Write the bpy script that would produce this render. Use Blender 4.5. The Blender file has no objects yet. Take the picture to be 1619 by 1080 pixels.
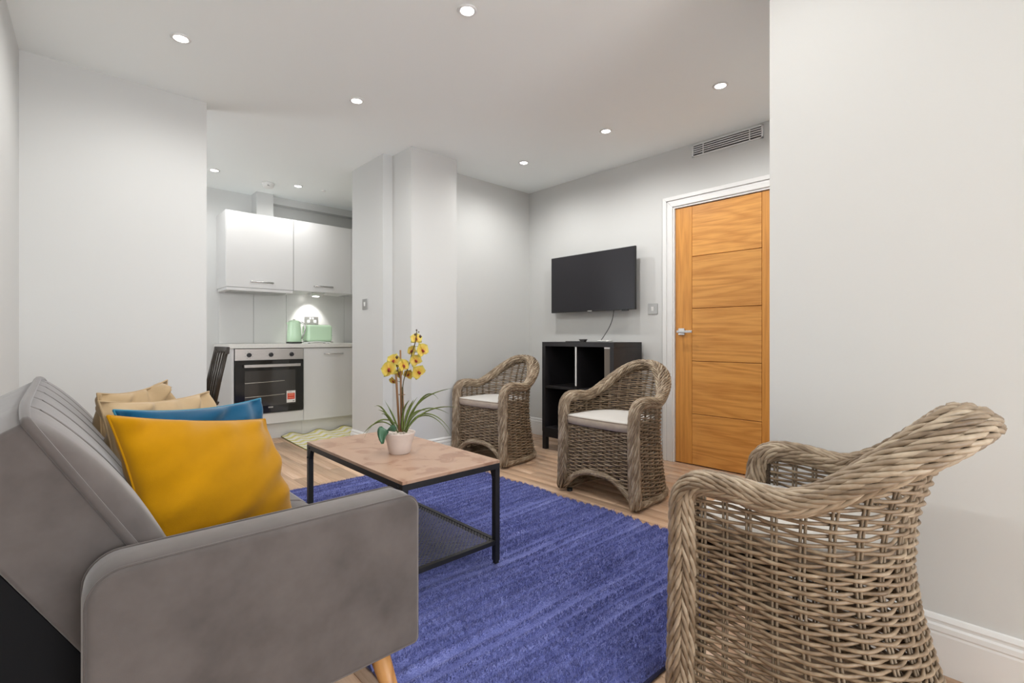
import bpy, math, random
import numpy as np
from mathutils import Vector, Matrix

random.seed(7); RNG = np.random.default_rng(7)
PI = math.pi
SC = bpy.context.scene
COL = SC.collection

# ------------------------------------------------------------------ camera
cam_d = bpy.data.cameras.new('camera'); cam = bpy.data.objects.new('camera', cam_d); COL.objects.link(cam)
cam.location = (0, 0, 0.975)
cam.rotation_euler = (math.radians(90), 0, math.radians(-42.888))
cam_d.sensor_fit = 'HORIZONTAL'; cam_d.sensor_width = 36
cam_d.lens = 36 * 771.4 / 1619
cam_d.shift_y = -6.5 / 1619
cam_d.clip_start = 0.02
SC.camera = cam

# ------------------------------------------------------------------ light and exposure
SC.view_settings.view_transform = 'Standard'; SC.view_settings.look = 'None'
SC.view_settings.gamma = 1.0; SC.view_settings.use_curve_mapping = False
SC.view_settings.exposure = 0.70
SC.cycles.use_denoising = True
SC.cycles.max_bounces = 12; SC.cycles.diffuse_bounces = 7
SC.cycles.use_adaptive_sampling = True; SC.cycles.adaptive_threshold = 0.03; SC.cycles.glossy_bounces = 4
SC.cycles.sample_clamp_indirect = 6.0
world = bpy.data.worlds.new('world'); SC.world = world; world.use_nodes = True
WB = world.node_tree.nodes['Background']
WB.inputs['Color'].default_value = (0.93, 0.96, 1.0, 1); WB.inputs['Strength'].default_value = 5.4
SPOT_W = 12.5          # each ceiling downlight
SPOT_COL = (1.0, 0.992, 0.972)
# sky portals at the unseen windows, both added to lift the ambient light
def portal(name, loc, rot, sx, sy):
    L = bpy.data.lights.new(name, 'AREA'); L.shape = 'RECTANGLE'; L.size = sx; L.size_y = sy; L.cycles.is_portal = True
    o = bpy.data.objects.new(name, L); COL.objects.link(o); o.location = loc; o.rotation_euler = rot
portal('added_window_portal', (0.78, -3.39, 1.22), (math.radians(90), 0, 0), 2.15, 2.25)
portal('added_kitchen_portal', (-0.49, 4.55, 1.5), (0, math.radians(-90), 0), 1.0, 0.7)

# ------------------------------------------------------------------ helpers
def nrm(v):
    v = np.asarray(v, float); return v / max(np.linalg.norm(v), 1e-12)

class MB:
    def __init__(s): s.v = []; s.f = []; s.n = 0
    def add(s, v, f):
        v = np.asarray(v, float).reshape(-1, 3); s.v.append(v)
        n = s.n; s.f.extend([tuple(i + n for i in q) for q in f]); s.n += len(v); return s
    def box(s, x0, x1, y0, y1, z0, z1):
        v = [(x, y, z) for z in (z0, z1) for y in (y0, y1) for x in (x0, x1)]
        return s.add(v, [(0, 2, 3, 1), (4, 5, 7, 6), (0, 1, 5, 4), (2, 6, 7, 3), (0, 4, 6, 2), (1, 3, 7, 5)])
    def obox(s, c, ax, half):
        ax = np.asarray(ax, float); c = np.asarray(c, float)
        v = [c + ax[0] * half[0] * i + ax[1] * half[1] * j + ax[2] * half[2] * k for k in (-1, 1) for j in (-1, 1) for i in (-1, 1)]
        return s.add(v, [(0, 2, 3, 1), (4, 5, 7, 6), (0, 1, 5, 4), (2, 6, 7, 3), (0, 4, 6, 2), (1, 3, 7, 5)])
    def bar(s, a, b, w, h, up=(0, 0, 1)):
        a = np.asarray(a, float); b = np.asarray(b, float); d = nrm(b - a)
        u = nrm(np.cross(up, d)); t = np.cross(d, u)
        return s.obox((a + b) / 2, (d, u, t), (np.linalg.norm(b - a) / 2, w / 2, h / 2))
    def rings(s, R, closed=False, caps=True):
        R = np.asarray(R, float); n, m = R.shape[:2]; f = []
        for i in range(n if closed else n - 1):
            a = i * m; b = ((i + 1) % n) * m
            for j in range(m):
                k = (j + 1) % m; f.append((a + j, a + k, b + k, b + j))
        if caps and not closed:
            f.append(tuple(range(m - 1, -1, -1))); f.append(tuple((n - 1) * m + j for j in range(m)))
        return s.add(R.reshape(-1, 3), f)
    def tube(s, P, r, sides=8, closed=False, caps=True, hint=(0.13, 0.21, 1)):
        P = np.asarray(P, float); n = len(P); r = np.broadcast_to(np.asarray(r, float), (n,))
        T = np.gradient(P, axis=0) if not closed else np.roll(P, -1, 0) - np.roll(P, 1, 0)
        T /= np.maximum(np.linalg.norm(T, axis=1, keepdims=True), 1e-9)
        u = np.cross(hint, T[0]);
        if np.linalg.norm(u) < 1e-3: u = np.cross((1, 0, 0), T[0])
        u = nrm(u); a = np.arange(sides) * 2 * PI / sides; R = []
        for i in range(n):
            u = nrm(u - T[i] * np.dot(u, T[i])); w = np.cross(T[i], u)
            R.append(P[i] + r[i] * (np.cos(a)[:, None] * u + np.sin(a)[:, None] * w))
        return s.rings(R, closed, caps)
    def lathe(s, prof, segs=24, c=(0, 0, 0), caps=True):
        a = np.arange(segs) * 2 * PI / segs
        R = [np.stack([c[0] + r * np.cos(a), c[1] + r * np.sin(a), np.full(segs, c[2] + z)], 1) for r, z in prof]
        return s.rings(R, False, caps)
    def prism(s, A, B):
        A = [tuple(p) for p in A]; B = [tuple(p) for p in B]; n = len(A)
        f = [tuple(range(n - 1, -1, -1)), tuple(range(n, 2 * n))]
        f += [(i, (i + 1) % n, n + (i + 1) % n, n + i) for i in range(n)]
        return s.add(A + B, f)
    def grid(s, G):
        G = np.asarray(G, float); n, m = G.shape[:2]
        f = [(i * m + j, (i + 1) * m + j, (i + 1) * m + j + 1, i * m + j + 1) for i in range(n - 1) for j in range(m - 1)]
        return s.add(G.reshape(-1, 3), f)
    def build(s, name, mat, parent=None, smooth=False, bevel=0, segs=2, sub=0):
        V = np.concatenate(s.v) if s.v else np.zeros((0, 3))
        me = bpy.data.meshes.new(name)
        if parent is None:
            lo = V.min(0); hi = V.max(0); off = np.array([(lo[0] + hi[0]) / 2, (lo[1] + hi[1]) / 2, lo[2]])
        else:
            off = np.zeros(3); q = parent
            while q is not None: off += np.array(q.location); q = q.parent
        me.from_pydata((V - off).tolist(), [], s.f); me.update()
        if smooth:
            me.polygons.foreach_set('use_smooth', [True] * len(me.polygons))
        me.materials.append(mat)
        o = bpy.data.objects.new(name, me); COL.objects.link(o)
        if parent is None: o.location = off
        else: o.parent = parent
        if bevel:
            b = o.modifiers.new('bevel', 'BEVEL'); b.width = bevel; b.segments = segs; b.limit_method = 'ANGLE'; b.angle_limit = math.radians(50)
            if smooth is False:
                me.polygons.foreach_set('use_smooth', [True] * len(me.polygons))
                b.harden_normals = True
        if sub:
            m = o.modifiers.new('sub', 'SUBSURF'); m.levels = sub; m.render_levels = sub
        return o

def tag(o, label=None, cat=None, group=None, kind=None):
    if label: o['label'] = label
    if cat: o['category'] = cat
    if group: o['group'] = group
    if kind: o['kind'] = kind
    return o
def thing(name, loc, label, cat, group=None):
    o = bpy.data.objects.new(name, None); COL.objects.link(o); o.location = loc; o.empty_display_size = 0.1
    return tag(o, label, cat, group)
def struct(o): o['kind'] = 'structure'; return o
def copy_tree(o, parent=None):
    c = o.copy(); COL.objects.link(c); c.parent = parent
    for ch in list(o.children): copy_tree(ch, c)
    return c
def S(r, g, b):        # sRGB 0..255 to linear
    f = lambda c: (c / 12.92 if c <= 0.04045 else ((c + 0.055) / 1.055) ** 2.4)
    return (f(r / 255), f(g / 255), f(b / 255))

# ------------------------------------------------------------------ materials
def base_mat(name, col, rough=0.5, metal=0.0, spec=0.5):
    m = bpy.data.materials.new(name); m.use_nodes = True
    b = m.node_tree.nodes['Principled BSDF']
    b.inputs['Base Color'].default_value = (*col, 1); b.inputs['Roughness'].default_value = rough
    b.inputs['Metallic'].default_value = metal; b.inputs['Specular IOR Level'].default_value = spec
    return m, m.node_tree, b
def coords(nt, scale=(1, 1, 1)):
    tc = nt.nodes.new('ShaderNodeTexCoord'); mp = nt.nodes.new('ShaderNodeMapping')
    mp.inputs['Scale'].default_value = scale; nt.links.new(tc.outputs['Object'], mp.inputs['Vector']); return mp.outputs['Vector']
def noise(nt, vec, scale, detail=4, rough=0.6, dist=0):
    n = nt.nodes.new('ShaderNodeTexNoise'); n.inputs['Scale'].default_value = scale; n.inputs['Detail'].default_value = detail
    n.inputs['Roughness'].default_value = rough; n.inputs['Distortion'].default_value = dist; nt.links.new(vec, n.inputs['Vector']); return n.outputs['Fac']
def ramp(nt, fac, stops):
    r = nt.nodes.new('ShaderNodeValToRGB'); e = r.color_ramp.elements
    while len(e) < len(stops): e.new(0.5)
    for i, (p, c) in enumerate(stops): e[i].position = p; e[i].color = (*c, 1)
    nt.links.new(fac, r.inputs['Fac']); return r.outputs['Color']
def bump(nt, b, h, strength, dist=0.002):
    n = nt.nodes.new('ShaderNodeBump'); n.inputs['Strength'].default_value = strength; n.inputs['Distance'].default_value = dist
    nt.links.new(h, n.inputs['Height']); nt.links.new(n.outputs['Normal'], b.inputs['Normal'])
def mul(c, k): return tuple(min(1, x * k) for x in c)
def pm(name, col, rough=0.5, metal=0, var=0.0, vs=8, bs=0, bstr=0.0, spec=0.5, sc=(1, 1, 1), bd=0.002):
    m, nt, b = base_mat(name, col, rough, metal, spec)
    if var or bstr:
        v = coords(nt, sc)
    if var:
        nt.links.new(ramp(nt, noise(nt, v, vs), [(0.25, mul(col, 1 - var)), (0.75, mul(col, 1 + var))]), b.inputs['Base Color'])
    if bstr: bump(nt, b, noise(nt, v, bs, 3), bstr, bd)
    return m
def fabric(name, col, var=0.12, vs=7, weave=900, sheen=0.3, bstr=0.25, rough=0.9):
    m = pm(name, col, rough, 0, var, vs, weave, bstr, 0.15, bd=0.001)
    b = m.node_tree.nodes['Principled BSDF']; b.inputs['Sheen Weight'].default_value = sheen; b.inputs['Sheen Roughness'].default_value = 0.4
    return m
def wood(name, c1, c2, axis, rough=0.4, rnd=0.0, fine=60, ring=7, cath=0.55, c3=None, elong=0.16):
    m, nt, b = base_mat(name, c1, rough)
    sc = [fine, fine, fine]; sc[axis] = fine * 0.045
    sr = [ring, ring, ring]; sr[axis] = ring * elong
    tc = nt.nodes.new('ShaderNodeTexCoord'); oi = nt.nodes.new('ShaderNodeObjectInfo')
    ad = nt.nodes.new('ShaderNodeVectorMath'); ad.operation = 'ADD'
    sc1 = nt.nodes.new('ShaderNodeVectorMath'); sc1.operation = 'SCALE'; sc1.inputs[0].default_value = (3.1, 5.7, 4.3)
    nt.links.new(oi.outputs['Random'], sc1.inputs['Scale']); nt.links.new(tc.outputs['Object'], ad.inputs[0]); nt.links.new(sc1.outputs[0], ad.inputs[1])
    def mapped(s):
        mp = nt.nodes.new('ShaderNodeMapping'); mp.inputs['Scale'].default_value = s; nt.links.new(ad.outputs[0], mp.inputs['Vector']); return mp.outputs['Vector']
    fn = noise(nt, mapped(sc), 1.0, 3, 0.6)
    rn = noise(nt, mapped(sr), 1.0, 2, 0.5, 0.4)
    mm = nt.nodes.new('ShaderNodeMath'); mm.operation = 'MULTIPLY'; mm.inputs[1].default_value = 16.0; nt.links.new(rn, mm.inputs[0])
    fr = nt.nodes.new('ShaderNodeMath'); fr.operation = 'PINGPONG'; fr.inputs[1].default_value = 1.0; nt.links.new(mm.outputs[0], fr.inputs[0])
    mx = nt.nodes.new('ShaderNodeMix'); mx.inputs[0].default_value = cath; nt.links.new(fn, mx.inputs[2]); nt.links.new(fr.outputs[0], mx.inputs[3])
    colr = ramp(nt, mx.outputs[0], [(0.2, c2), (0.62, c1), (1.0, c3 or mul(c1, 1.1))])
    if rnd:
        hs = nt.nodes.new('ShaderNodeHueSaturation'); mr = nt.nodes.new('ShaderNodeMapRange')
        mr.inputs['To Min'].default_value = 1 - rnd; mr.inputs['To Max'].default_value = 1 + rnd
        nt.links.new(oi.outputs['Random'], mr.inputs['Value']); nt.links.new(mr.outputs[0], hs.inputs['Value']); nt.links.new(colr, hs.inputs['Color']); colr = hs.outputs[0]
    nt.links.new(colr, b.inputs['Base Color']); bump(nt, b, fn, 0.08, 0.001)
    return m
def emit(name, col, strength):
    m, nt, b = base_mat(name, col, 0.4); b.inputs['Emission Color'].default_value = (*col, 1); b.inputs['Emission Strength'].default_value = strength; return m

M = {}
M['wall'] = pm('wall_paint', (0.63, 0.634, 0.622), 0.75, bs=220, bstr=0.05, spec=0.2)
M['ceil'] = pm('ceiling_paint', (0.915, 0.95, 0.94), 0.85, bs=200, bstr=0.03, spec=0.15)
M['trim'] = pm('trim_paint', (0.78, 0.78, 0.77), 0.35)
M['plank'] = wood('floor_wood', S(214, 182, 154), S(180, 143, 112), 1, 0.38, 0.14, fine=80, ring=9, cath=0.16, elong=0.05, c3=S(222, 194, 168))
M['subfloor'] = pm('subfloor', (0.10, 0.07, 0.05), 0.9, var=0.2)
M['oak_h'] = wood('oak_panel', S(218, 156, 80), S(184, 120, 52), 1, 0.42, 0.03, fine=110, ring=6, cath=0.28, elong=0.1)
M['oak_v'] = wood('oak_stile', S(212, 148, 70), S(184, 120, 52), 2, 0.42, 0.03, fine=110, ring=5, cath=0.2, elong=0.06)
M['legwood'] = wood('sofa_leg_wood', S(205, 150, 90), S(165, 110, 60), 2, 0.4)
M['chrome'] = pm('brushed_chrome', (0.62, 0.61, 0.60), 0.25, 1.0)
M['steel'] = pm('brushed_steel', (0.60, 0.565, 0.53), 0.34, 1.0, var=0.06, vs=30, sc=(1, 1, 12))
M['plate'] = pm('satin_plate', (0.42, 0.415, 0.40), 0.4, 0.75)
M['plastic_w'] = pm('white_plastic', (0.82, 0.82, 0.80), 0.35)
M['plastic_b'] = pm('black_plastic', (0.018, 0.018, 0.02), 0.4)
M['screen'] = pm('tv_glass', (0.024, 0.023, 0.027), 0.32, spec=0.3)
M['bezel'] = pm('tv_bezel', (0.012, 0.012, 0.013), 0.35)
M['blackwood'] = pm('black_brown_laminate', S(40, 38, 40), 0.45, var=0.15, vs=30, sc=(1, 12, 1))
M['gloss'] = pm('gloss_white_door', (0.72, 0.715, 0.705), 0.14)
M['carcass'] = pm('white_carcass', (0.70, 0.695, 0.685), 0.4)
M['worktop'] = pm('worktop_white', (0.78, 0.77, 0.73), 0.3, var=0.04, vs=60)
M['splash'] = pm('splash_panel', (0.64, 0.635, 0.62), 0.25, var=0.02, vs=3)
M['ovenglass'] = pm('oven_glass', (0.014, 0.013, 0.012), 0.07, spec=0.7)
M['ovenwin'] = pm('oven_window', (0.05, 0.047, 0.043), 0.07, spec=0.7)
M['mint'] = pm('mint_enamel', S(206, 236, 204), 0.22)
M['red'] = pm('sticker_red', S(214, 66, 40), 0.5)
M['paper'] = pm('sticker_paper', (0.82, 0.80, 0.77), 0.6)
M['salmon'] = pm('sticker_salmon', S(238, 160, 130), 0.5)
M['velvet'] = fabric('grey_velvet', S(94, 88, 86), 0.28, 7, 700, 0.45, 0.12)
M['velvet_d'] = fabric('grey_velvet_piping', S(92, 86, 84), 0.08, 9, 700, 0.35, 0.1)
M['lining'] = pm('sofa_matt_black', (0.012, 0.012, 0.013), 0.95, spec=0.1)  # plain matt black for the base frame and the rear wedge
M['mustard'] = fabric('mustard_cotton', S(172, 122, 1), 0.10, 9, 600, 0.25, 0.3)
M['teal'] = fabric('teal_velvet', S(14, 74, 106), 0.18, 9, 600, 0.5, 0.3)
M['beige'] = fabric('beige_satin', S(176, 152, 118), 0.08, 6, 400, 0.2, 0.2, 0.6)
M['beige2'] = fabric('beige_satin_dull', S(168, 144, 110), 0.08, 6, 400, 0.2, 0.2, 0.65)
M['seatpad'] = fabric('offwhite_canvas', S(206, 203, 198), 0.04, 8, 800, 0.1, 0.2)
M['seatside'] = fabric('taupe_canvas', S(176, 162, 148), 0.10, 25, 800, 0.1, 0.2)
M['metal'] = pm('black_metal', (0.02, 0.02, 0.022), 0.45, 0.3)
M['tabletop'] = None
M['pot'] = pm('stone_pot', S(212, 198, 190), 0.55, var=0.04, vs=30, bs=90, bstr=0.1)
M['pebble'] = pm('pebbles', S(225, 215, 205), 0.6, var=0.1, vs=60)
M['grass'] = pm('grass_blade', S(104, 122, 62), 0.5, var=0.3, vs=14)
M['leaf'] = pm('orchid_leaf', S(70, 110, 84), 0.4, var=0.15, vs=18)
M['stick'] = pm('bamboo_stick', S(128, 92, 58), 0.6, var=0.2, vs=30, sc=(1, 1, .2))
M['stem'] = pm('orchid_stem', S(72, 66, 36), 0.5, var=0.2, vs=30)
M['bud'] = pm('orchid_bud', S(70, 50, 32), 0.5, var=0.2, vs=60)
M['lip'] = pm('orchid_lip', S(140, 40, 34), 0.5, var=0.25, vs=80)
M['darkwood'] = pm('dark_chair_wood', S(52, 44, 36), 0.35, var=0.2, vs=20, sc=(1, 1, .2))
M['bulb'] = emit('lamp_lens', (1, 0.97, 0.92), 14)
M['rubber'] = pm('rubber', (0.02, 0.02, 0.02), 0.8)

def wicker_mat(name, a, b2, c, tone=False):
    m, nt, b = base_mat(name, b2, 0.45, spec=0.45)
    oi = nt.nodes.new('ShaderNodeObjectInfo'); v = coords(nt)
    ad = nt.nodes.new('ShaderNodeVectorMath'); ad.operation = 'ADD'
    s1 = nt.nodes.new('ShaderNodeVectorMath'); s1.operation = 'SCALE'; s1.inputs[0].default_value = (9, 7, 5)
    nt.links.new(oi.outputs['Random'], s1.inputs['Scale']); nt.links.new(v, ad.inputs[0]); nt.links.new(s1.outputs[0], ad.inputs[1])
    n = noise(nt, ad.outputs[0], 14, 3, 0.7)
    if tone:
        at = nt.nodes.new('ShaderNodeAttribute'); at.attribute_name = 'tone'; mx = nt.nodes.new('ShaderNodeMix'); mx.inputs[0].default_value = 0.32
        nt.links.new(n, mx.inputs[2]); nt.links.new(at.outputs['Fac'], mx.inputs[3]); n = mx.outputs[0]
    nt.links.new(ramp(nt, n, [(0.28, a), (0.5, b2), (0.72, c)]), b.inputs['Base Color'])
    return m
M['wicker'] = wicker_mat('wicker', S(98, 80, 60), S(138, 118, 95), S(172, 154, 130))
M['wickrim'] = wicker_mat('wicker_rim', S(112, 94, 74), S(150, 132, 110), S(184, 168, 146), True)
M['stakes'] = wicker_mat('wicker_stake', S(92, 78, 62), S(132, 116, 96), S(150, 136, 118))
M['wickcore'] = pm('wicker_core', S(72, 58, 44), 0.8)

def table_mat():
    m, nt, b = base_mat('table_board', S(160, 118, 92), 0.33)
    v = coords(nt)
    n1 = noise(nt, v, 7.5, 5, 0.62, 1.2); n2 = noise(nt, v, 60, 3, 0.6)
    c1 = ramp(nt, n1, [(0.40, S(158, 122, 100)), (0.46, S(176, 144, 122)), (0.7, S(182, 152, 130))])
    nt.links.new(c1, b.inputs['Base Color'])
    mr = nt.nodes.new('ShaderNodeMapRange'); mr.inputs['To Min'].default_value = 0.24; mr.inputs['To Max'].default_value = 0.45
    nt.links.new(n1, mr.inputs['Value']); nt.links.new(mr.outputs[0], b.inputs['Roughness'])
    return m
M['tabletop'] = table_mat()
def petal_mat():
    m, nt, b = base_mat('orchid_petal', S(222, 186, 70), 0.5)
    tc = nt.nodes.new('ShaderNodeTexCoord'); ln = nt.nodes.new('ShaderNodeVectorMath'); ln.operation = 'LENGTH'
    nt.links.new(tc.outputs['Object'], ln.inputs[0])
    mr = nt.nodes.new('ShaderNodeMapRange'); mr.inputs['From Max'].default_value = 0.04; nt.links.new(ln.outputs['Value'], mr.inputs['Value'])
    nz = noise(nt, tc.outputs['Object'], 90, 3); ad = nt.nodes.new('ShaderNodeMath'); ad.operation = 'MULTIPLY_ADD'; ad.inputs[1].default_value = 0.3
    nt.links.new(nz, ad.inputs[0]); nt.links.new(mr.outputs[0], ad.inputs[2])
    nt.links.new(ramp(nt, ad.outputs[0], [(0.16, S(184, 104, 44)), (0.34, S(206, 164, 58)), (0.7, S(214, 186, 82)), (1.0, S(188, 180, 86))]), b.inputs['Base Color'])
    b.inputs['Subsurface Weight'].default_value = 0.0
    return m
M['petal'] = petal_mat()
def rug_mat():
    m, nt, b = base_mat('blue_pile', S(66, 76, 150), 0.9, spec=0.1)
    n1 = noise(nt, coords(nt, (2.2, 16, 1)), 1.0, 4, 0.7); n2 = noise(nt, coords(nt), 260, 2, 0.7)
    mx = nt.nodes.new('ShaderNodeMix'); mx.inputs[0].default_value = 0.55; nt.links.new(n1, mx.inputs[2]); nt.links.new(n2, mx.inputs[3])
    nt.links.new(ramp(nt, mx.outputs[0], [(0.3, S(54, 59, 112)), (0.52, S(108, 116, 178)), (0.72, S(158, 166, 218))]), b.inputs['Base Color'])
    b.inputs['Sheen Weight'].default_value = 0.25
    return m
M['rug'] = rug_mat()
def mat_mat():
    m, nt, b = base_mat('mat_print', S(240, 236, 220), 0.8)
    tc = nt.nodes.new('ShaderNodeTexCoord'); sp = nt.nodes.new('ShaderNodeSeparateXYZ'); nt.links.new(tc.outputs['Object'], sp.inputs[0])
    def math_(op, a, bb):
        n = nt.nodes.new('ShaderNodeMath'); n.operation = op
        for i, q in enumerate((a, bb)):
            if isinstance(q, (int, float)): n.inputs[i].default_value = q
            elif q is not None: nt.links.new(q, n.inputs[i])
        return n.outputs[0]
    zig = math_('PINGPONG', math_('ADD', sp.outputs[0], 5.0), 0.065)
    f = math_('PINGPONG', math_('MULTIPLY', math_('ADD', math_('ADD', sp.outputs[1], 5.0), math_('MULTIPLY', zig, 0.9)), 1.0), 0.055)
    nt.links.new(ramp(nt, math_('MULTIPLY', f, 18.18), [(0.40, S(226, 216, 138)), (0.48, S(240, 236, 222)), (1.0, S(242, 236, 226))]), b.inputs['Base Color'])
    return m
M['mat'] = mat_mat()
M['matedge'] = pm('mat_binding', S(120, 118, 60), 0.8)

# ------------------------------------------------------------------ the room
H = 2.45; XT = 3.537; XR = 1.89; YB = 3.55; YK = 5.54; YS = -3.4
floor = struct(MB().box(-0.7, 3.9, YS, 5.7, -0.06, -0.014).build('floor', M['subfloor']))
pw, plen = 0.092, 1.22
proto = MB().box(0, pw - 0.0012, 0, plen - 0.0012, -0.012, 0.0)
pme = None; rest = MB()
nrow = int((3.75 + 0.66) / pw) + 1
for i in range(nrow):
    x = -0.66 + i * pw
    off = (i * 0.437 + random.random() * 0.25) % plen
    j = 0
    y = YS - off
    while y < 5.62:
        if not (x > XR + 0.02 and y + plen < 0.6) and y + plen > YS and not (x > XT + 0.1) and not (x > 2.1 and y > 3.62 and x < 3.6 and y + plen < 4.1):
            if y + plen < -0.2:
                rest.box(x, x + pw - 0.0012, max(y, YS), y + plen - 0.0012, -0.012, 0.0)
            elif pme is None:
                o = proto.build('plank', M['plank'], floor, bevel=0.0008, segs=1); pme = o.data
            else:
                o = bpy.data.objects.new('plank', pme); COL.objects.link(o); o.parent = floor
                b = o.modifiers.new('bevel', 'BEVEL'); b.width = 0.0008; b.segments = 1; b.limit_method = 'ANGLE'
            # mesh was written relative to the floor's origin
            if y + plen >= -0.2: o.location = (x, y, 0)
        y += plen
rest.build('planks_behind', M['plank'], floor)['kind'] = 'stuff'
struct(MB().box(-0.7, 3.9, YS, 5.7, H, H + 0.1).build('ceiling', M['ceil']))
def wallp(name, poly, z0=0, z1=H, mat='wall'):
    return struct(MB().prism([(x, y, z0) for x, y in poly], [(x, y, z1) for x, y in poly]).build(name, M[mat]))
wallp('wall_left', [(-0.15, 3.70), (-0.5, 3.70), (-0.5, YS), (-0.425, YS), (-0.15, YB)])
wallp('wall_back_left', [(-0.16, YB), (0.68, YB), (0.68, 3.68), (-0.16, 3.68)])
wallp('wall_right', [(XR, YS), (XT + 0.3, YS), (XT + 0.3, 0.661), (XR, 0.661)])
dy0, dy1, dz = 1.171, 1.933, 1.983
o = MB(); o.box(XT, XT + 0.2, 0.66, dy0 - 0.022, 0, H); o.box(XT, XT + 0.2, dy1 + 0.022, 3.6, 0, H); o.box(XT, XT + 0.2, dy0 - 0.022, dy1 + 0.022, dz + 0.025, H)
o.box(XT + 0.14, XT + 0.2, dy0 - 0.03, dy1 + 0.03, 0, dz + 0.03)  # unseen infill behind the door, added to block light leaking under it
struct(o.build('wall_television', M['wall']))
wallp('wall_back', [(1.905, 3.572), (1.99, 3.572), (1.99, 3.282), (2.42, 3.282), (2.42, YB), (XT + 0.2, YB), (XT + 0.2, 4.13), (1.905, 4.13)])
o = MB(); o.box(-0.7, 3.8, YK, YK + 0.12, 0, H)
wk = struct(o.build('wall_kitchen', M['wall']))
MB().box(1.462, 1.621, 5.36, YK, 2.16, H).build('pipe_chase', M['wall'], wk)
MB().box(1.621, 3.2, 5.44, YK, 2.375, H).build('soffit', M['wall'], wk)
xs = [1.164, 1.48, 1.802, 2.45, 2.9]
for a, b in zip(xs[:-1], xs[1:]):
    MB().box(a + 0.001, b - 0.0015, YK - 0.012, YK, 0.913, 1.475).build('panel', M['splash'], wk, bevel=0.0015, segs=1)
o = MB(); o.box(-0.62, -0.5, 3.6, 4.2, 0, H); o.box(-0.62, -0.5, 4.9, 5.6, 0, H); o.box(-0.62, -0.5, 4.2, 4.9, 0, 1.0); o.box(-0.62, -0.5, 4.2, 4.9, 2.0, H)
struct(o.build('wall_kitchen_left', M['wall']))
wn = MB()
for y in (4.2, 4.84): wn.box(-0.6, -0.54, y, y + 0.06, 1.0, 2.0)
wn.box(-0.6, -0.54, 4.2, 4.9, 1.0, 1.06); wn.box(-0.6, -0.54, 4.2, 4.9, 1.94, 2.0)
struct(wn.build('added_window_2', M['trim']))  # unseen kitchen window, added to let in ambient light
struct(MB().box(3.0, 3.12, 4.1, 5.6, 0, H).build('wall_kitchen_right', M['wall']))
o = MB(); o.box(-0.5, -0.3, YS - 0.12, YS, 0, H); o.box(1.86, 1.95, YS - 0.12, YS, 0, H); o.box(-0.3, 1.86, YS - 0.12, YS, 0, 0.1); o.box(-0.3, 1.86, YS - 0.12, YS, 2.35, H)
struct(o.build('wall_added_window', M['wall']))
wn = MB()
for x in (-0.3, 0.39, 1.11, 1.80): wn.box(x, x + 0.06, YS - 0.1, YS - 0.04, 0.1, 2.35)
wn.box(-0.3, 1.86, YS - 0.1, YS - 0.04, 0.1, 0.16); wn.box(-0.3, 1.86, YS - 0.1, YS - 0.04, 2.29, 2.35)
struct(wn.build('added_window_1', M['trim']))  # unseen glazing behind the camera, added to carry ambient light

# baseboards with a stepped profile
BP = [(0, 0), (0.019, 0), (0.019, 0.112), (0.0165, 0.118), (0.019, 0.123), (0.017, 0.136), (0.011, 0.141), (0.011, 0.146), (0.013, 0.152), (0.007, 0.163), (0, 0.165)]
def skirt(name, pts):
    # pts along the wall foot, room on the right-hand side of travel
    m = MB(); n = len(pts); P = [np.array(p, float) for p in pts]; R = []
    for i in range(n):
        d0 = nrm(P[i] - P[i - 1]) if i else None; d1 = nrm(P[i + 1] - P[i]) if i < n - 1 else None
        n0 = np.array([d0[1], -d0[0]]) if i else None; n1 = np.array([d1[1], -d1[0]]) if i < n - 1 else None
        if n0 is None: k = n1
        elif n1 is None: k = n0
        else: k = (n0 + n1) / (1 + float(np.dot(n0, n1)))
        R.append([(P[i][0] + k[0] * a, P[i][1] + k[1] * a, z) for a, z in BP])
    return struct(m.rings(R).build(name, M['trim']))
skirt('baseboard_left', [(-0.425, YS), (-0.15, YB), (0.68, YB)])
skirt('baseboard_right', [(XT, 1.07), (XT, 0.661), (XR, 0.661), (XR, YS)])
skirt('baseboard_back', [(1.905, 4.13), (1.905, 3.572), (1.99, 3.572), (1.99, 3.282), (2.42, 3.282), (2.42, YB), (XT, YB), (XT, 2.035)])

# door
door = struct(MB().box(XT + 0.03, XT + 0.05, dy0 + 0.002, dy1 - 0.002, 0.006, dz - 0.002).build('door_1', M['oak_v']))
for a, b in ((dy1 - 0.136, dy1 - 0.003), (dy0 + 0.003, dy0 + 0.118)):
    MB().box(XT + 0.008, XT + 0.03, a, b, 0.006, dz - 0.003).build('stile', M['oak_v'], door, bevel=0.0015, segs=1)
zj = [0.006, 0.392, 0.794, 1.195, 1.592, dz - 0.003]
for a, b in zip(zj[:-1], zj[1:]):
    MB().box(XT + 0.008, XT + 0.03, dy0 + 0.1195, dy1 - 0.1375, a + 0.0018, b - 0.0018).build('panel', M['oak_h'], door, bevel=0.0022, segs=1)
hm = MB(); hm.box(XT - 0.001, XT + 0.008, 1.852, 1.904, 0.993, 1.045)
hd = tag(hm.build('handle_rose', M['chrome'], door, bevel=0.002), 'square chrome rose of the door handle')
hm = MB(); hm.tube([(XT - 0.001, 1.878, 1.019), (XT - 0.048, 1.878, 1.019)], 0.011, 12); hm.box(XT - 0.058, XT - 0.042, 1.765, 1.889, 1.009, 1.029)
hm.build('lever', M['chrome'], hd, bevel=0.003)
fr = MB()
fr.box(XT - 0.005, XT + 0.12, dy1, dy1 + 0.022, 0, dz + 0.022); fr.box(XT - 0.005, XT + 0.12, dy0 - 0.022, dy0, 0, dz + 0.022); fr.box(XT - 0.005, XT + 0.12, dy0, dy1, dz, dz + 0.025)
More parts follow.
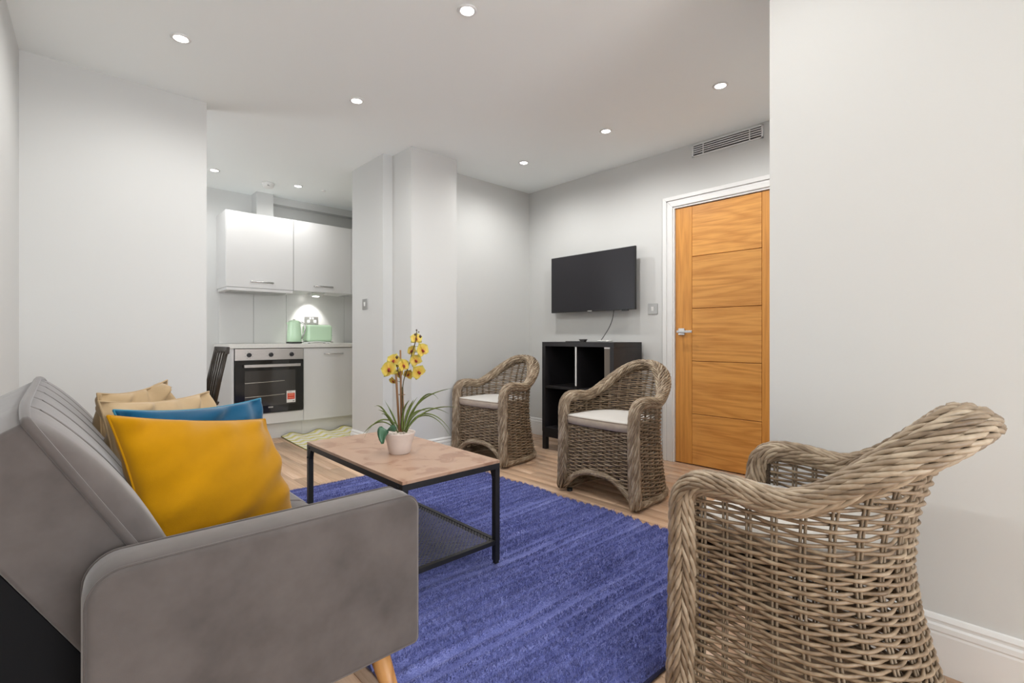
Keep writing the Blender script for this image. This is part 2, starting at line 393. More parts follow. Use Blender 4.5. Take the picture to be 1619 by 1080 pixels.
struct(fr.build('trim_1', M['trim'], bevel=0.001))
# architrave: three stepped bands round the opening
ar = MB()
for w0, w1, d in ((0.014, 0.05, 0.016), (0.05, 0.064, 0.011), (0.064, 0.094, 0.021)):
    A = [(dy0 - w0, 0), (dy0 - w0, dz + w0), (dy1 + w0, dz + w0), (dy1 + w0, 0)]; Bq = [(dy0 - w1, 0), (dy0 - w1, dz + w1), (dy1 + w1, dz + w1), (dy1 + w1, 0)]
    for i in range(3):
        q = [A[i], A[i + 1], Bq[i + 1], Bq[i]]
        ar.prism([(XT, y, z) for y, z in q], [(XT - d, y, z) for y, z in q])
struct(ar.build('trim_2', M['trim'], bevel=0.003))

# ceiling vent grille on the television wall
vt = thing('air_vent', (XT, 1.53, 2.35), 'long grey slotted air vent high on the wall above the door', 'vent')
MB().box(XT - 0.004, XT - 0.001, 1.287, 1.776, 2.351, 2.425).build('backing', pm('vent_dark', (0.045, 0.042, 0.04), 0.8), vt)
fm = MB(); fm.box(XT - 0.012, XT, 1.276, 1.787, 2.425, 2.4335); fm.box(XT - 0.012, XT, 1.276, 1.787, 2.343, 2.351); fm.box(XT - 0.012, XT, 1.276, 1.287, 2.343, 2.4335); fm.box(XT - 0.012, XT, 1.776, 1.787, 2.343, 2.4335)
fm.build('frame', M['trim'], vt, bevel=0.001)
for k in range(4):
    z = 2.3625 + k * 0.0158
    MB().box(XT - 0.011, XT - 0.003, 1.287, 1.776, z, z + 0.0065).build('slat', M['trim'], vt)
for y in (1.365, 1.70): MB().box(XT - 0.0115, XT - 0.002, y - 0.003, y + 0.003, 2.351, 2.425).build('divider', M['trim'], vt)

# ------------------------------------------------------------------ downlights
def downlight(x, y, label, power, cone=174, lit=True):
    t = thing('downlight', (x, y, H), label, 'downlight', 'recessed ceiling downlights')
    a = MB().lathe([(0.030, -0.001), (0.043, -0.001), (0.044, -0.003), (0.040, -0.007), (0.033, -0.0075), (0.030, -0.005)], 28, (x, y, H), caps=False)
    a.build('bezel', M['trim'], t, smooth=True)
    MB().lathe([(0.0315, -0.0035), (0.022, -0.0055), (0.001, -0.006)], 24, (x, y, H)).build('lens', M['bulb'], t, smooth=True)
    L = bpy.data.lights.new('lamp', 'SPOT'); L.energy = power; L.color = SPOT_COL; L.spot_size = math.radians(cone); L.spot_blend = 0.75; L.shadow_soft_size = 0.028
    lo = bpy.data.objects.new('lamp_light', L); COL.objects.link(lo); lo.parent = t; lo.location = (0, 0, -0.04)
    return t
downlight(1.348, 1.747, 'bright ceiling downlight at the top edge of the picture above the coffee table', SPOT_W)
downlight(0.44, 2.869, 'bright ceiling downlight nearest the left wall above the sofa', SPOT_W * 0.8)
downlight(1.358, 2.882, 'ceiling downlight in front of the kitchen opening', SPOT_W)
downlight(2.835, 1.261, 'ceiling downlight nearest the vent and the oak door', SPOT_W * 1.15)
downlight(2.861, 2.095, 'ceiling downlight in front of the television, middle of the right-hand row', SPOT_W * 1.15)
downlight(2.871, 2.946, 'ceiling downlight nearest the back corner beside the pillar', SPOT_W * 1.15)
downlight(1.004, 4.934, 'kitchen ceiling downlight beside the left wall edge', SPOT_W * 0.6)
downlight(1.705, 4.896, 'kitchen ceiling downlight right of the smoke alarm', SPOT_W * 0.6)
downlight(0.44, 1.747, 'unseen ceiling downlight just above the frame over the sofa', SPOT_W)  # this and the next two: unseen lamps continuing the grid, added for ambient light
downlight(0.44, 0.62, 'unseen ceiling downlight behind the frame at the near end of the sofa', SPOT_W)
downlight(1.348, 0.62, 'unseen ceiling downlight behind the frame above the near wicker chair', SPOT_W * 0.55)
t = thing('smoke_alarm', (1.468, 5.01, H), 'round white smoke alarm on the kitchen ceiling', 'smoke alarm')
MB().lathe([(0.055, 0), (0.056, -0.012), (0.05, -0.02), (0.05, -0.03), (0.04, -0.042), (0.001, -0.043)], 28, (1.468, 5.01, H)).build('body', M['plastic_w'], t, smooth=True)
MB().box(1.45, 1.47, 4.962, 4.968, H - 0.034, H - 0.026).build('vent_slot', M['plastic_b'], t)
o = MB().lathe([(0.022, 0), (0.022, -0.006), (0.015, -0.012), (0.001, -0.012)], 16, (1.946, 4.867, H)).build('ceiling_sensor', M['plastic_w'], smooth=True)
tag(o, 'tiny white ceiling sensor right of the kitchen downlights', 'sensor')

# ------------------------------------------------------------------ switches
def switch(face, y0, y1, z0, z1, label):
    t = thing('light_switch', (face, (y0 + y1) / 2, z0), label, 'switch')
    MB().box(face - 0.006, face, y0, y1, z0, z1).build('plate', M['plate'], t, bevel=0.002)
    yc, zc = (y0 + y1) / 2, (z0 + z1) / 2
    MB().prism([(face - 0.006, yc - 0.011, zc - 0.018), (face - 0.006, yc + 0.011, zc - 0.018), (face - 0.006, yc + 0.011, zc + 0.018), (face - 0.006, yc - 0.011, zc + 0.018)],
               [(face - 0.008, yc - 0.011, zc - 0.018), (face - 0.008, yc + 0.011, zc - 0.018), (face - 0.012, yc + 0.011, zc + 0.018), (face - 0.012, yc - 0.011, zc + 0.018)]).build('rocker', M['plastic_w'], t)
switch(XT, 2.081, 2.168, 1.163, 1.25, 'square grey light switch beside the oak door frame')
switch(1.905, 3.835, 3.925, 1.212, 1.302, 'grey light switch on the partition beside the kitchen opening')

# ------------------------------------------------------------------ television
tx = XT - 0.1
tv = thing('television', (tx, 2.69, 1.205), 'black flat television mounted on the white wall above the bookcase', 'television')
MB().box(tx, tx + 0.022, 2.227, 3.150, 1.205, 1.724).build('casing', M['bezel'], tv, bevel=0.003)
MB().box(tx - 0.0012, tx + 0.001, 2.234, 3.143, 1.217, 1.717).build('screen', M['screen'], tv)
MB().box(tx + 0.02, tx + 0.05, 2.40, 2.98, 1.25, 1.56).build('rear_housing', M['bezel'], tv, bevel=0.01)
MB().box(tx + 0.05, XT - 0.001, 2.58, 2.80, 1.34, 1.54).build('wall_bracket', M['metal'], tv)
tag(MB().box(tx - 0.003, tx - 0.001, 2.665, 2.715, 1.2045, 1.2135).build('badge', M['chrome'], tv), 'tiny silver maker badge')
MB().box(tx + 0.002, tx + 0.02, 2.30, 2.36, 1.197, 1.206).build('infrared_receiver', M['bezel'], tv)
def bez(P, n=24):
    P = [np.array(p, float) for p in P]; t = np.linspace(0, 1, n)[:, None]
    if len(P) == 3: return (1 - t) ** 2 * P[0] + 2 * t * (1 - t) * P[1] + t * t * P[2]
    return (1 - t) ** 3 * P[0] + 3 * t * (1 - t) ** 2 * P[1] + 3 * t * t * (1 - t) * P[2] + t ** 3 * P[3]
o = MB().tube(bez([(tx + 0.03, 2.455, 1.225), (tx + 0.04, 2.47, 1.08), (tx - 0.02, 2.50, 1.02), (tx - 0.10, 2.50, 0.9405)]), 0.0036, 8).build('power_cable', M['plastic_b'], smooth=True)
tag(o, 'thin black cable hanging from the television to the bookcase', 'cable')

# ------------------------------------------------------------------ bookcase
bx0, bx1, by0, by1, bz0, bz1 = 3.112, 3.50, 2.205, 2.962, 0.125, 0.936
bc = thing('bookcase', (3.3, 2.58, 0), 'black square cube bookcase standing on legs under the television', 'bookcase')
th = 0.038
MB().box(bx0, bx1, by0, by1, bz1 - th, bz1).build('top', M['blackwood'], bc, bevel=0.0015)
MB().box(bx0, bx1, by0, by1, bz0 + 0.03, bz0 + 0.03 + th).build('bottom', M['blackwood'], bc, bevel=0.0015)
for y in (by0, by1 - th): MB().box(bx0, bx1, y, y + th, bz0 + 0.03 + th, bz1 - th).build('side', M['blackwood'], bc, bevel=0.0015)
MB().box(bx1 - 0.008, bx1, by0 + th, by1 - th, bz0 + 0.03 + th, bz1 - th).build('back_panel', M['blackwood'], bc)
ym = 2.582; zm = 0.545
MB().box(bx0 + 0.004, bx1 - 0.008, ym - 0.009, ym + 0.009, bz0 + 0.03 + th, bz1 - th).build('divider', M['blackwood'], bc, bevel=0.001)
tag(MB().box(bx0 + 0.0015, bx0 + 0.004, ym - 0.007, ym + 0.007, zm + 0.03, bz1 - th - 0.002).build('edge_strip', M['plastic_w'], bc), 'white edge strip on the divider')
for a, b in ((by0 + th, ym - 0.009), (ym + 0.009, by1 - th)):
    MB().box(bx0 + 0.004, bx1 - 0.008, a, b, zm - 0.009, zm + 0.009).build('shelf', M['blackwood'], bc, bevel=0.001)
pn = tag(MB().box(bx0 + 0.006, bx0 + 0.016, by0 + th, by0 + th + 0.055, zm + 0.012, bz1 - th - 0.012).build('insert_panel', pm('taupe_panel', S(112, 104, 94), 0.5), bc), 'narrow taupe panel in the upper right cube')
MB().box(bx0 + 0.004, bx0 + 0.018, by0 + th, by0 + th + 0.055, bz1 - th - 0.012, bz1 - th).build('panel_cap', M['plastic_w'], pn)
fm = MB(); fm.box(bx0 + 0.002, bx1 - 0.002, by0 + 0.002, by1 - 0.002, bz0 - 0.015, bz0 + 0.03)
fm.build('plinth_frame', M['blackwood'], bc, bevel=0.001)
for x in (bx0 + 0.002, bx1 - 0.042):
    for y in (by0 + 0.002, by1 - 0.042):
        MB().box(x, x + 0.04, y, y + 0.04, 0, bz0 - 0.015).build('leg', M['blackwood'], bc, bevel=0.001)
ob = thing('webcam_box', (3.135, 2.60, bz1), 'small black device with a bracket on the left half of the bookcase top', 'device')
MB().box(3.12, 3.15, 2.50, 2.545, bz1, bz1 + 0.004).build('foot', M['plastic_b'], ob)
MB().prism([(3.12, 2.505, bz1 + 0.004), (3.15, 2.505, bz1 + 0.004), (3.15, 2.54, bz1 + 0.004), (3.12, 2.54, bz1 + 0.004)],
           [(3.115, 2.492, bz1 + 0.024), (3.155, 2.492, bz1 + 0.024), (3.155, 2.552, bz1 + 0.024), (3.115, 2.552, bz1 + 0.024)]).build('head', pm('device_grey', (0.05, 0.05, 0.05), 0.3), ob)
o = MB().box(3.12, 3.155, 2.57, 2.70, bz1, bz1 + 0.008).build('remote_control', M['plastic_b'], bevel=0.002); tag(o, 'flat dark remote control lying on the bookcase top', 'remote control')
P = [(3.18 + 0.02 * math.sin(k * 1.3), 2.28 + 0.014 * k * 0.5 + 0.02 * math.cos(k * 1.9), bz1 + 0.006 + 0.008 * abs(math.sin(k * 0.8))) for k in range(18)]
o = MB().tube(P, 0.004, 6).build('white_cable_coil', M['plastic_w'], smooth=True); tag(o, 'small tangle of pale cable on the right end of the bookcase top', 'cable')

# ------------------------------------------------------------------ kitchen
yf = 4.97
k1 = thing('oven_housing', (1.46, 5.25, 0), 'white base cabinet housing around the built-in oven', 'cabinet')
MB().box(1.147, 1.166, yf, YK - 0.013, 0.0, 0.872).build('end_panel', M['carcass'], k1, bevel=0.001)
MB().box(1.779, 1.786, yf + 0.01, YK - 0.013, 0.15, 0.872).build('side', M['carcass'], k1)
MB().box(1.168, 1.777, yf, yf + 0.018, 0.152, 0.254).build('filler_panel', M['gloss'], k1, bevel=0.001)
MB().box(1.166, 1.786, 5.025, 5.043, 0.0, 0.148).build('plinth', M['carcass'], k1)
k2 = thing('base_cabinet', (2.1, 5.25, 0), 'white base cabinet with one door right of the oven', 'cabinet')
MB().box(1.788, 2.388, yf + 0.02, YK - 0.013, 0.15, 0.872).build('body', M['carcass'], k2)
dd = MB().box(1.787, 2.386, yf, yf + 0.018, 0.148, 0.865).build('door', M['gloss'], k2, bevel=0.0012)
def bow(m, x0, x1, y, z, r=0.006, out=0.032):
    m.tube([(x0, y, z), (x0, y - out * 0.7, z), (x0 + 0.006, y - out, z), (x1 - 0.006, y - out, z), (x1, y - out * 0.7, z), (x1, y, z)], r, 8)
hm = MB(); bow(hm, 1.994, 2.181, yf, 0.808); hm.build('handle', M['chrome'], dd, smooth=True)
MB().box(1.787, 2.388, 5.025, 5.043, 0.0, 0.147).build('plinth', M['carcass'], k2)
o = MB().box(2.39, 2.98, yf, YK - 0.013, 0.0, 0.872).build('base_cabinet', M['gloss'], bevel=0.001); tag(o, 'white base cabinet at the far right end, hidden behind the partition', 'cabinet')
o = MB().box(1.117, 2.985, 4.95, YK - 0.013, 0.8735, 0.912).build('worktop', M['worktop'], bevel=0.003); tag(o, 'long white kitchen worktop above the oven and base cabinets', 'worktop')

ov = thing('oven', (1.475, yf, 0.256), 'built-in black glass oven with steel control panel', 'oven')
MB().box(1.170, 1.777, yf + 0.002, yf + 0.5, 0.258, 0.868).build('body', M['metal'], ov)
cp = MB().box(1.170, 1.777, yf - 0.018, yf + 0.002, 0.762, 0.868).build('control_panel', M['steel'], ov, bevel=0.0015)
for x in (1.287, 1.476, 1.664):
    kb = MB().rings([[(x + r * math.cos(a), y, 0.811 + r * math.sin(a)) for a in np.arange(20) * PI / 10] for r, y in ((0.021, yf - 0.018), (0.021, yf - 0.024), (0.017, yf - 0.04), (0.0165, yf - 0.041))])
    kb.build('knob', M['plastic_b'], cp, smooth=False)
    for k in range(8):
        if x > 1.3 and k % 4: continue
        a = k * PI / 4 + 0.3
        MB().box(x + 0.033 * math.cos(a) - 0.002, x + 0.033 * math.cos(a) + 0.002, yf - 0.0186, yf - 0.0178, 0.811 + 0.033 * math.sin(a) - 0.002, 0.811 + 0.033 * math.sin(a) + 0.002).build('dial_mark', M['plastic_b'], cp)
od = MB().box(1.170, 1.777, yf - 0.02, yf + 0.002, 0.262, 0.759).build('door', M['ovenglass'], ov, bevel=0.002)
MB().box(1.25, 1.70, yf - 0.0206, yf - 0.0195, 0.33, 0.663).build('window', M['ovenwin'], od)
hm = MB(); hm.box(1.237, 1.736, yf - 0.062, yf - 0.048, 0.696, 0.722)
for x in (1.26, 1.70): hm.box(x, x + 0.014, yf - 0.05, yf - 0.02, 0.70, 0.718)
hm.build('handle', M['steel'], od, bevel=0.002)
for z in (0.55, 0.42): MB().tube([(1.252, yf - 0.0212, z), (1.45, yf - 0.0212, z + 0.004), (1.60, yf - 0.0212, z + 0.01)], 0.0022, 6).build('rack_wire', M['steel'], od)
tag(MB().box(1.452, 1.495, yf - 0.0206, yf - 0.0195, 0.307, 0.32).build('badge', M['plate'], od), 'small grey maker badge')
st = tag(MB().box(1.617, 1.70, yf - 0.0212, yf - 0.0197, 0.343, 0.457).build('sticker', M['paper'], od), 'white and red paper sticker')
MB().box(1.624, 1.693, yf - 0.0217, yf - 0.0208, 0.374, 0.434).build('red_print', M['red'], st)
for z in (0.386, 0.408, 0.422): MB().box(1.632, 1.684, yf - 0.0221, yf - 0.0214, z, z + 0.006).build('print_line', M['salmon'], st)
MB().box(1.626, 1.665, yf - 0.0217, yf - 0.0208, 0.443, 0.448).build('print_line', M['plate'], st)
MB().box(1.674, 1.69, yf - 0.0217, yf - 0.0208, 0.352, 0.358).build('print_line', M['plastic_b'], st)

yu = 5.17
def wall_cab(x0, x1, label, hx0, hx1):
    t = thing('wall_cabinet', ((x0 + x1) / 2, 5.35, 1.45), label, 'cabinet')
    MB().box(x0, x1, yu + 0.019, YK - 0.001, 1.452, 2.178).build('body', M['carcass'], t, bevel=0.001)
    d = MB().box(x0 + 0.0015, x1 - 0.0015, yu, yu + 0.018, 1.455, 2.176).build('door', M['gloss'], t, bevel=0.0012)
    h = MB(); bow(h, hx0, hx1, yu, 1.512, 0.009, 0.03); h.build('handle', M['chrome'], d, bevel=0.001)
wall_cab(1.146, 1.756, 'white wall cabinet on the left, above the oven', 1.36, 1.556)
wall_cab(1.758, 2.372, 'white wall cabinet on the right, above kettle and toaster', 1.967, 2.157)
o = MB().box(2.374, 2.98, yu, YK - 0.001, 1.452, 2.178).build('wall_cabinet', M['gloss'], bevel=0.001); tag(o, 'white wall cabinet hidden behind the partition edge', 'cabinet')
hd = thing('extractor_hood', (1.45, 5.3, 1.42), 'slim white extractor visor under the left wall cabinet', 'extractor')
MB().box(1.15, 1.752, yu + 0.002, YK - 0.02, 1.424, 1.451).build('visor', M['carcass'], hd, bevel=0.001)
MB().box(1.2, 1.70, yu + 0.05, 5.45, 1.418, 1.424).build('filter', M['plate'], hd)
pk = thing('cabinet_light', (2.03, 5.33, 1.40), 'small chrome wedge light glowing under the right wall cabinet', 'light')
MB().prism([(1.965, 5.24, 1.451), (2.105, 5.24, 1.451), (2.105, 5.39, 1.451), (1.965, 5.39, 1.451)], [(1.985, 5.27, 1.418), (2.09, 5.27, 1.418), (2.09, 5.36, 1.432), (1.985, 5.36, 1.432)]).build('housing', M['chrome'], pk, bevel=0.002)
MB().lathe([(0.034, 0.0), (0.034, -0.004), (0.001, -0.004)], 20, (2.037, 5.31, 1.4185)).build('lens', M['bulb'], pk)
L = bpy.data.lights.new('lamp', 'SPOT'); L.energy = 5; L.spot_size = math.radians(80); L.spot_blend = 0.5; L.shadow_soft_size = 0.02; L.color = (1, 0.98, 0.95)
lo = bpy.data.objects.new('lamp_light', L); COL.objects.link(lo); lo.parent = pk; lo.location = (0.007, 0.02, 0.0); lo.rotation_euler = (math.radians(32), 0, 0)

so = thing('wall_socket', (2.07, YK - 0.012, 1.12), 'grey double wall socket on the splashback above the toaster', 'socket')
MB().box(1.995, 2.145, YK - 0.019, YK - 0.012, 1.122, 1.206).build('plate', M['plate'], so, bevel=0.002)
for x in (2.022, 2.092): MB().box(x, x + 0.03, YK - 0.0205, YK - 0.018, 1.14, 1.17).build('outlet', M['plastic_w'], so)
for x in (2.048, 2.078): MB().box(x, x + 0.014, YK - 0.022, YK - 0.018, 1.176, 1.196).build('rocker', M['plastic_w'], so)

kt = thing('kettle', (1.80, 5.28, 0.912), 'mint green electric kettle with chrome handle on the worktop', 'kettle')
MB().lathe([(0.075, 0), (0.077, 0.012), (0.07, 0.016)], 32, (1.80, 5.28, 0.912)).build('base', M['plastic_b'], kt, smooth=False)
MB().lathe([(0.070, 0.017), (0.072, 0.02), (0.071, 0.08), (0.064, 0.17), (0.058, 0.215), (0.056, 0.222)], 36, (1.80, 5.28, 0.912)).build('body', M['mint'], kt, smooth=True)
ld = MB().lathe([(0.056, 0.222), (0.05, 0.234), (0.03, 0.241), (0.001, 0.242)], 32, (1.80, 5.28, 0.912)).build('lid', M['mint'], kt, smooth=True)
MB().lathe([(0.012, 0.24), (0.012, 0.25), (0.001, 0.252)], 16, (1.80, 5.28, 0.912)).build('lid_knob', M['chrome'], ld, smooth=True)
MB().tube(bez([(1.85, 5.25, 1.125), (1.90, 5.20, 1.14), (1.895, 5.20, 1.04), (1.862, 5.245, 0.965)]), 0.0105, 10).build('handle', M['chrome'], kt, smooth=True)
MB().prism([(1.742, 5.27, 1.09), (1.742, 5.29, 1.09), (1.735, 5.28, 1.11)], [(1.752, 5.26, 1.13), (1.752, 5.30, 1.13), (1.722, 5.28, 1.13)]).build('spout', M['mint'], kt)
ts = thing('toaster', (2.04, 5.29, 0.912), 'mint green two-slot toaster on the worktop beside the kettle', 'toaster')
MB().box(1.908, 2.178, 5.20, 5.37, 0.927, 1.108).build('body', M['mint'], ts, bevel=0.03, segs=5)
MB().box(1.905, 2.181, 5.197, 5.373, 0.917, 0.93).build('base', M['chrome'], ts, bevel=0.004)
for x in (1.93, 2.14):
    for y in (5.22, 5.34): MB().lathe([(0.012, 0), (0.012, 0.006)], 12, (x, y, 0.912)).build('foot', M['rubber'], ts)
for y in (5.25, 5.32): MB().box(1.95, 2.135, y - 0.012, y + 0.012, 1.104, 1.1095).build('slot', M['plastic_b'], ts)
MB().box(2.178, 2.20, 5.27, 5.30, 0.99, 1.0).build('lever', M['plastic_b'], ts, bevel=0.002)
o = MB().box(1.70, 1.79, 5.06, 5.15, 0.912, 0.925).build('scale_tray', M['plastic_b'], bevel=0.003); tag(o, 'small flat black tray on the worktop in front of the kettle', 'tray')
P = bez([(1.86, 5.17, 0.918), (1.95, 5.05, 0.93), (1.98, 5.2, 0.935), (2.12, 5.12, 0.918)], 30)
o = MB().tube(P, 0.005, 8).build('appliance_cord', M['plastic_w'], smooth=True); tag(o, 'white appliance cord lying before the toaster', 'cord')

# kitchen mat with wavy far edge
nx, ny = 40, 30; G = np.zeros((nx, ny, 3))
for i in range(nx):
    for j in range(ny):
        x = 1.565 + 0.86 * i / (nx - 1); y = 4.215 + 0.79 * j / (ny - 1)
        w = j / (ny - 1)
        G[i, j] = (x + 0.02 * w, y, 0.006 + 0.017 * w ** 3 * (1 + math.sin(i * 0.52 - 0.6)))
B = G.copy(); B[:, :, 2] -= 0.005
m = MB(); m.grid(G); m.grid(B[::-1])
edge = [tuple(G[i, 0]) for i in range(nx)] + [tuple(G[-1, j]) for j in range(1, ny)] + [tuple(G[i, -1]) for i in range(nx - 2, -1, -1)] + [tuple(G[0, j]) for j in range(ny - 2, 0, -1)]
kmat = m.build('kitchen_mat', M['mat'], smooth=True); tag(kmat, 'yellow and white patterned mat on the floor before the kitchen units', 'mat')
MB().tube(np.array(edge) - (0, 0, 0.002), 0.004, 6, closed=True).build('binding', M['matedge'], kmat, smooth=True)

# dark wooden chair at the kitchen
dc = thing('wooden_chair', (0.72, 4.67, 0), 'dark wooden spindle-back chair half hidden behind the left wall', 'chair')
def cy(v): return 4.67 + v
MB().prism([(0.50, cy(-.22), 0.43), (0.94, cy(-.19), 0.43), (0.94, cy(.19), 0.43), (0.50, cy(.22), 0.43)], [(0.49, cy(-.225), 0.458), (0.95, cy(-.195), 0.458), (0.95, cy(.195), 0.458), (0.49, cy(.225), 0.458)]).build('seat', M['darkwood'], dc, bevel=0.008)
for x, v, dx in ((0.54, -.18, -.03), (0.54, .18, -.03), (0.90, -.16, .05), (0.90, .16, .05)):
    MB().tube([(x + dx, cy(v * 1.12), 0), (x + dx * .5, cy(v * 1.06), 0.22), (x, cy(v), 0.432)], [0.013, 0.018, 0.015], 10).build('leg', M['darkwood'], dc, smooth=True)
for v in (-0.195, 0.195): MB().tube([(0.915, cy(v * .93), 0.45), (0.955, cy(v * .97), 0.66), (1.0, cy(v), 0.87)], [0.017, 0.015, 0.012], 10).build('back_post', M['darkwood'], dc, smooth=True)
for v in (-0.125, -0.042, 0.042, 0.125): MB().tube([(0.92, cy(v * .8), 0.45), (0.955, cy(v * .9), 0.66), (0.995, cy(v), 0.86)], 0.0075, 8).build('spindle', M['darkwood'], dc, smooth=True)
MB().rings([[(1.0 + 0.03 * (1 - (v / .215) ** 2) + a, cy(v), 0.868 + b) for a, b in ((-.011, -.028), (.011, -.028), (.015, .028), (-.007, .028))] for v in np.linspace(-.215, .215, 9)]).build('top_rail', M['darkwood'], dc, bevel=0.004)

# ------------------------------------------------------------------ rug
rx0, rx1, ry0, ry1 = 0.668, 2.235, 0.745, 3.185
def ribs(x, y):
    yy = y + 0.012 * np.sin(x * 3.1 + y * 1.7) + 0.005 * np.sin(x * 11 + y * 7)
    g = np.abs(np.sin(PI * yy / 0.052)); return np.clip(g * 1.0 * (1.25 + 0.2 * np.sin(yy * 31) + 0.35 * np.sin(x * 2.3 + yy * 13)), 0, 1)
rg = thing('rug', ((rx0 + rx1) / 2, (ry0 + ry1) / 2, 0), 'deep blue ribbed shaggy rug under the coffee table', 'rug')
nx, ny = 60, 420; X, Y = np.meshgrid(np.linspace(rx0, rx1, nx), np.linspace(ry0, ry1, ny), indexing='ij')
Z = 0.001 + 0.016 * ribs(X, Y)
def edgewob(X, Y): return X + 0.008 * np.sin(Y * 9) * (X > 2.2)
Gr = np.stack([edgewob(X, Y), Y, Z], -1)
m = MB(); m.grid(Gr)
m.box(rx0, rx1, ry0, ry1, 0.0005, 0.002)
m.build('backing', M['rug'], rg, smooth=True)
nb = 240000
bx = RNG.uniform(rx0, rx1, nb); by = ry0 + (ry1 - ry0) * RNG.uniform(0, 1, nb) ** 1.25
keep = ribs(bx, by) > 0.6; bx = bx[keep]; by = by[keep]; nb = len(bx)
bxx = edgewob(bx, by)
r = ribs(bx, by); ht = 0.001 + 0.013 * r * RNG.uniform(0.5, 1.2, nb)
an = RNG.uniform(0, 2 * PI, nb); wd = RNG.uniform(0.0010, 0.0024, nb)
ln = RNG.normal(0, 0.0048, (nb, 2)) * (0.3 + 0.7 * r[:, None])
v = np.zeros((nb, 3, 3))
zb = 0.001 + 0.0135 * r
v[:, 0] = np.stack([bxx - wd * np.cos(an), by - wd * np.sin(an), zb], 1)
v[:, 1] = np.stack([bxx + wd * np.cos(an), by + wd * np.sin(an), zb], 1)
v[:, 2] = np.stack([bxx + ln[:, 0], by + ln[:, 1] - 0.002, zb + ht], 1)
me = bpy.data.meshes.new('pile'); me.vertices.add(nb * 3)
me.vertices.foreach_set('co', (v - np.array(rg.location)).astype(np.float32).ravel())
me.loops.add(nb * 3); me.loops.foreach_set('vertex_index', np.arange(nb * 3, dtype=np.int32))
me.polygons.add(nb); me.polygons.foreach_set('loop_start', np.arange(0, nb * 3, 3, dtype=np.int32)); me.update()
me.materials.append(M['rug'])
o = bpy.data.objects.new('pile', me); COL.objects.link(o); o.parent = rg; o['kind'] = 'stuff'
# binding on the near and right edges
MB().tube([(rx0, ry0, 0.006), (rx1, ry0, 0.006)], 0.006, 6).build('edge_binding', pm('navy_binding', S(26, 28, 60), 0.9), rg)

# ------------------------------------------------------------------ coffee table
tx0, tx1, ty0, ty1, tz = 0.905, 1.372, 1.553, 2.475, 0.455
ct = thing('coffee_table', ((tx0 + tx1) / 2, (ty0 + ty1) / 2, 0), 'low coffee table with brown board top and black metal frame', 'table')
MB().box(tx0, tx1, ty0, ty1, tz - 0.013, tz).build('tabletop', M['tabletop'], ct, bevel=0.0015)
lg = 0.024
for a, b in (((tx0, ty0), (tx1, ty0)), ((tx0, ty1 - lg), (tx1, ty1 - lg))):
    MB().box(a[0], b[0], a[1], a[1] + lg, tz - 0.036, tz - 0.0135).build('rail', M['metal'], ct, bevel=0.001)
for x in (tx0, tx1 - lg): MB().box(x, x + lg, ty0 + lg, ty1 - lg, tz - 0.036, tz - 0.0135).build('rail', M['metal'], ct, bevel=0.001)
zf = 0.022
for x in (tx0, tx1 - lg):
    for y in (ty0, ty1 - lg):
        l = MB().box(x, x + lg, y, y + lg, zf + 0.008, tz - 0.036).build('leg', M['metal'], ct, bevel=0.001)
        MB().box(x + 0.003, x + lg - 0.003, y + 0.003, y + lg - 0.003, zf - 0.004, zf + 0.008).build('foot', M['rubber'], l)
        sy = 1 if y < 2 else -1; y1 = y + lg if sy > 0 else y
        MB().prism([(x + 0.002, y1, tz - 0.036), (x + 0.002, y1 + sy * 0.02, tz - 0.036), (x + 0.002, y1 + sy * 0.008, tz - 0.06), (x + 0.002, y1, tz - 0.085)],
                   [(x + lg - 0.002, y1, tz - 0.036), (x + lg - 0.002, y1 + sy * 0.02, tz - 0.036), (x + lg - 0.002, y1 + sy * 0.008, tz - 0.06), (x + lg - 0.002, y1, tz - 0.085)]).build('bracket', M['metal'], l)
        for dz_ in (0.026, 0.075):
            yy = y + lg / 2 + (sy * 0.02 if dz_ < 0.05 else 0)
            MB().tube([(x - 0.004, yy, tz - dz_), (x + 0.002, yy, tz - dz_)], 0.005, 8).build('bolt', M['metal'], l)
sz = 0.118
for a, b in ((ty0 + 0.002, ty0 + 0.022), (ty1 - 0.022, ty1 - 0.002)): MB().box(tx0 + lg, tx1 - lg, a, b, sz - 0.018, sz).build('shelf_rail', M['metal'], ct, bevel=0.001)
for a, b in ((tx0 + 0.002, tx0 + 0.022), (tx1 - 0.022, tx1 - 0.002)): MB().box(a, b, ty0 + lg, ty1 - lg, sz - 0.018, sz).build('shelf_rail', M['metal'], ct, bevel=0.001)
mm = MB(); bxm = (tx0 + 0.02, tx1 - 0.02, ty0 + 0.02, ty1 - 0.02)
M['wire'] = pm('grey_wire', (0.15, 0.15, 0.155), 0.45, 0.3)
for sgn in (1, -1):
    c = -2.0
    W_, D_ = bxm[1] - bxm[0], bxm[3] - bxm[2]
    for k in range(int((W_ + D_) / 0.021)):
        c = (k + 0.5) * 0.021            # line x' + y' = c in local box
        x0_, x1_ = max(0, c - D_), min(W_, c)
        if x1_ - x0_ < 0.004: continue
        pa = (x0_, c - x0_); pb = (x1_, c - x1_)
        if sgn < 0: pa = (W_ - pa[0], pa[1]); pb = (W_ - pb[0], pb[1])
        mm.bar((bxm[0] + pa[0], bxm[2] + pa[1], sz - 0.004 + sgn * 0.0008), (bxm[0] + pb[0], bxm[2] + pb[1], sz - 0.004 + sgn * 0.0008), 0.0030, 0.0018)
mo = mm.build('shelf_mesh', M['wire'], ct); mo['kind'] = 'stuff'; mo['label'] = 'fine dark wire mesh of the lower shelf'

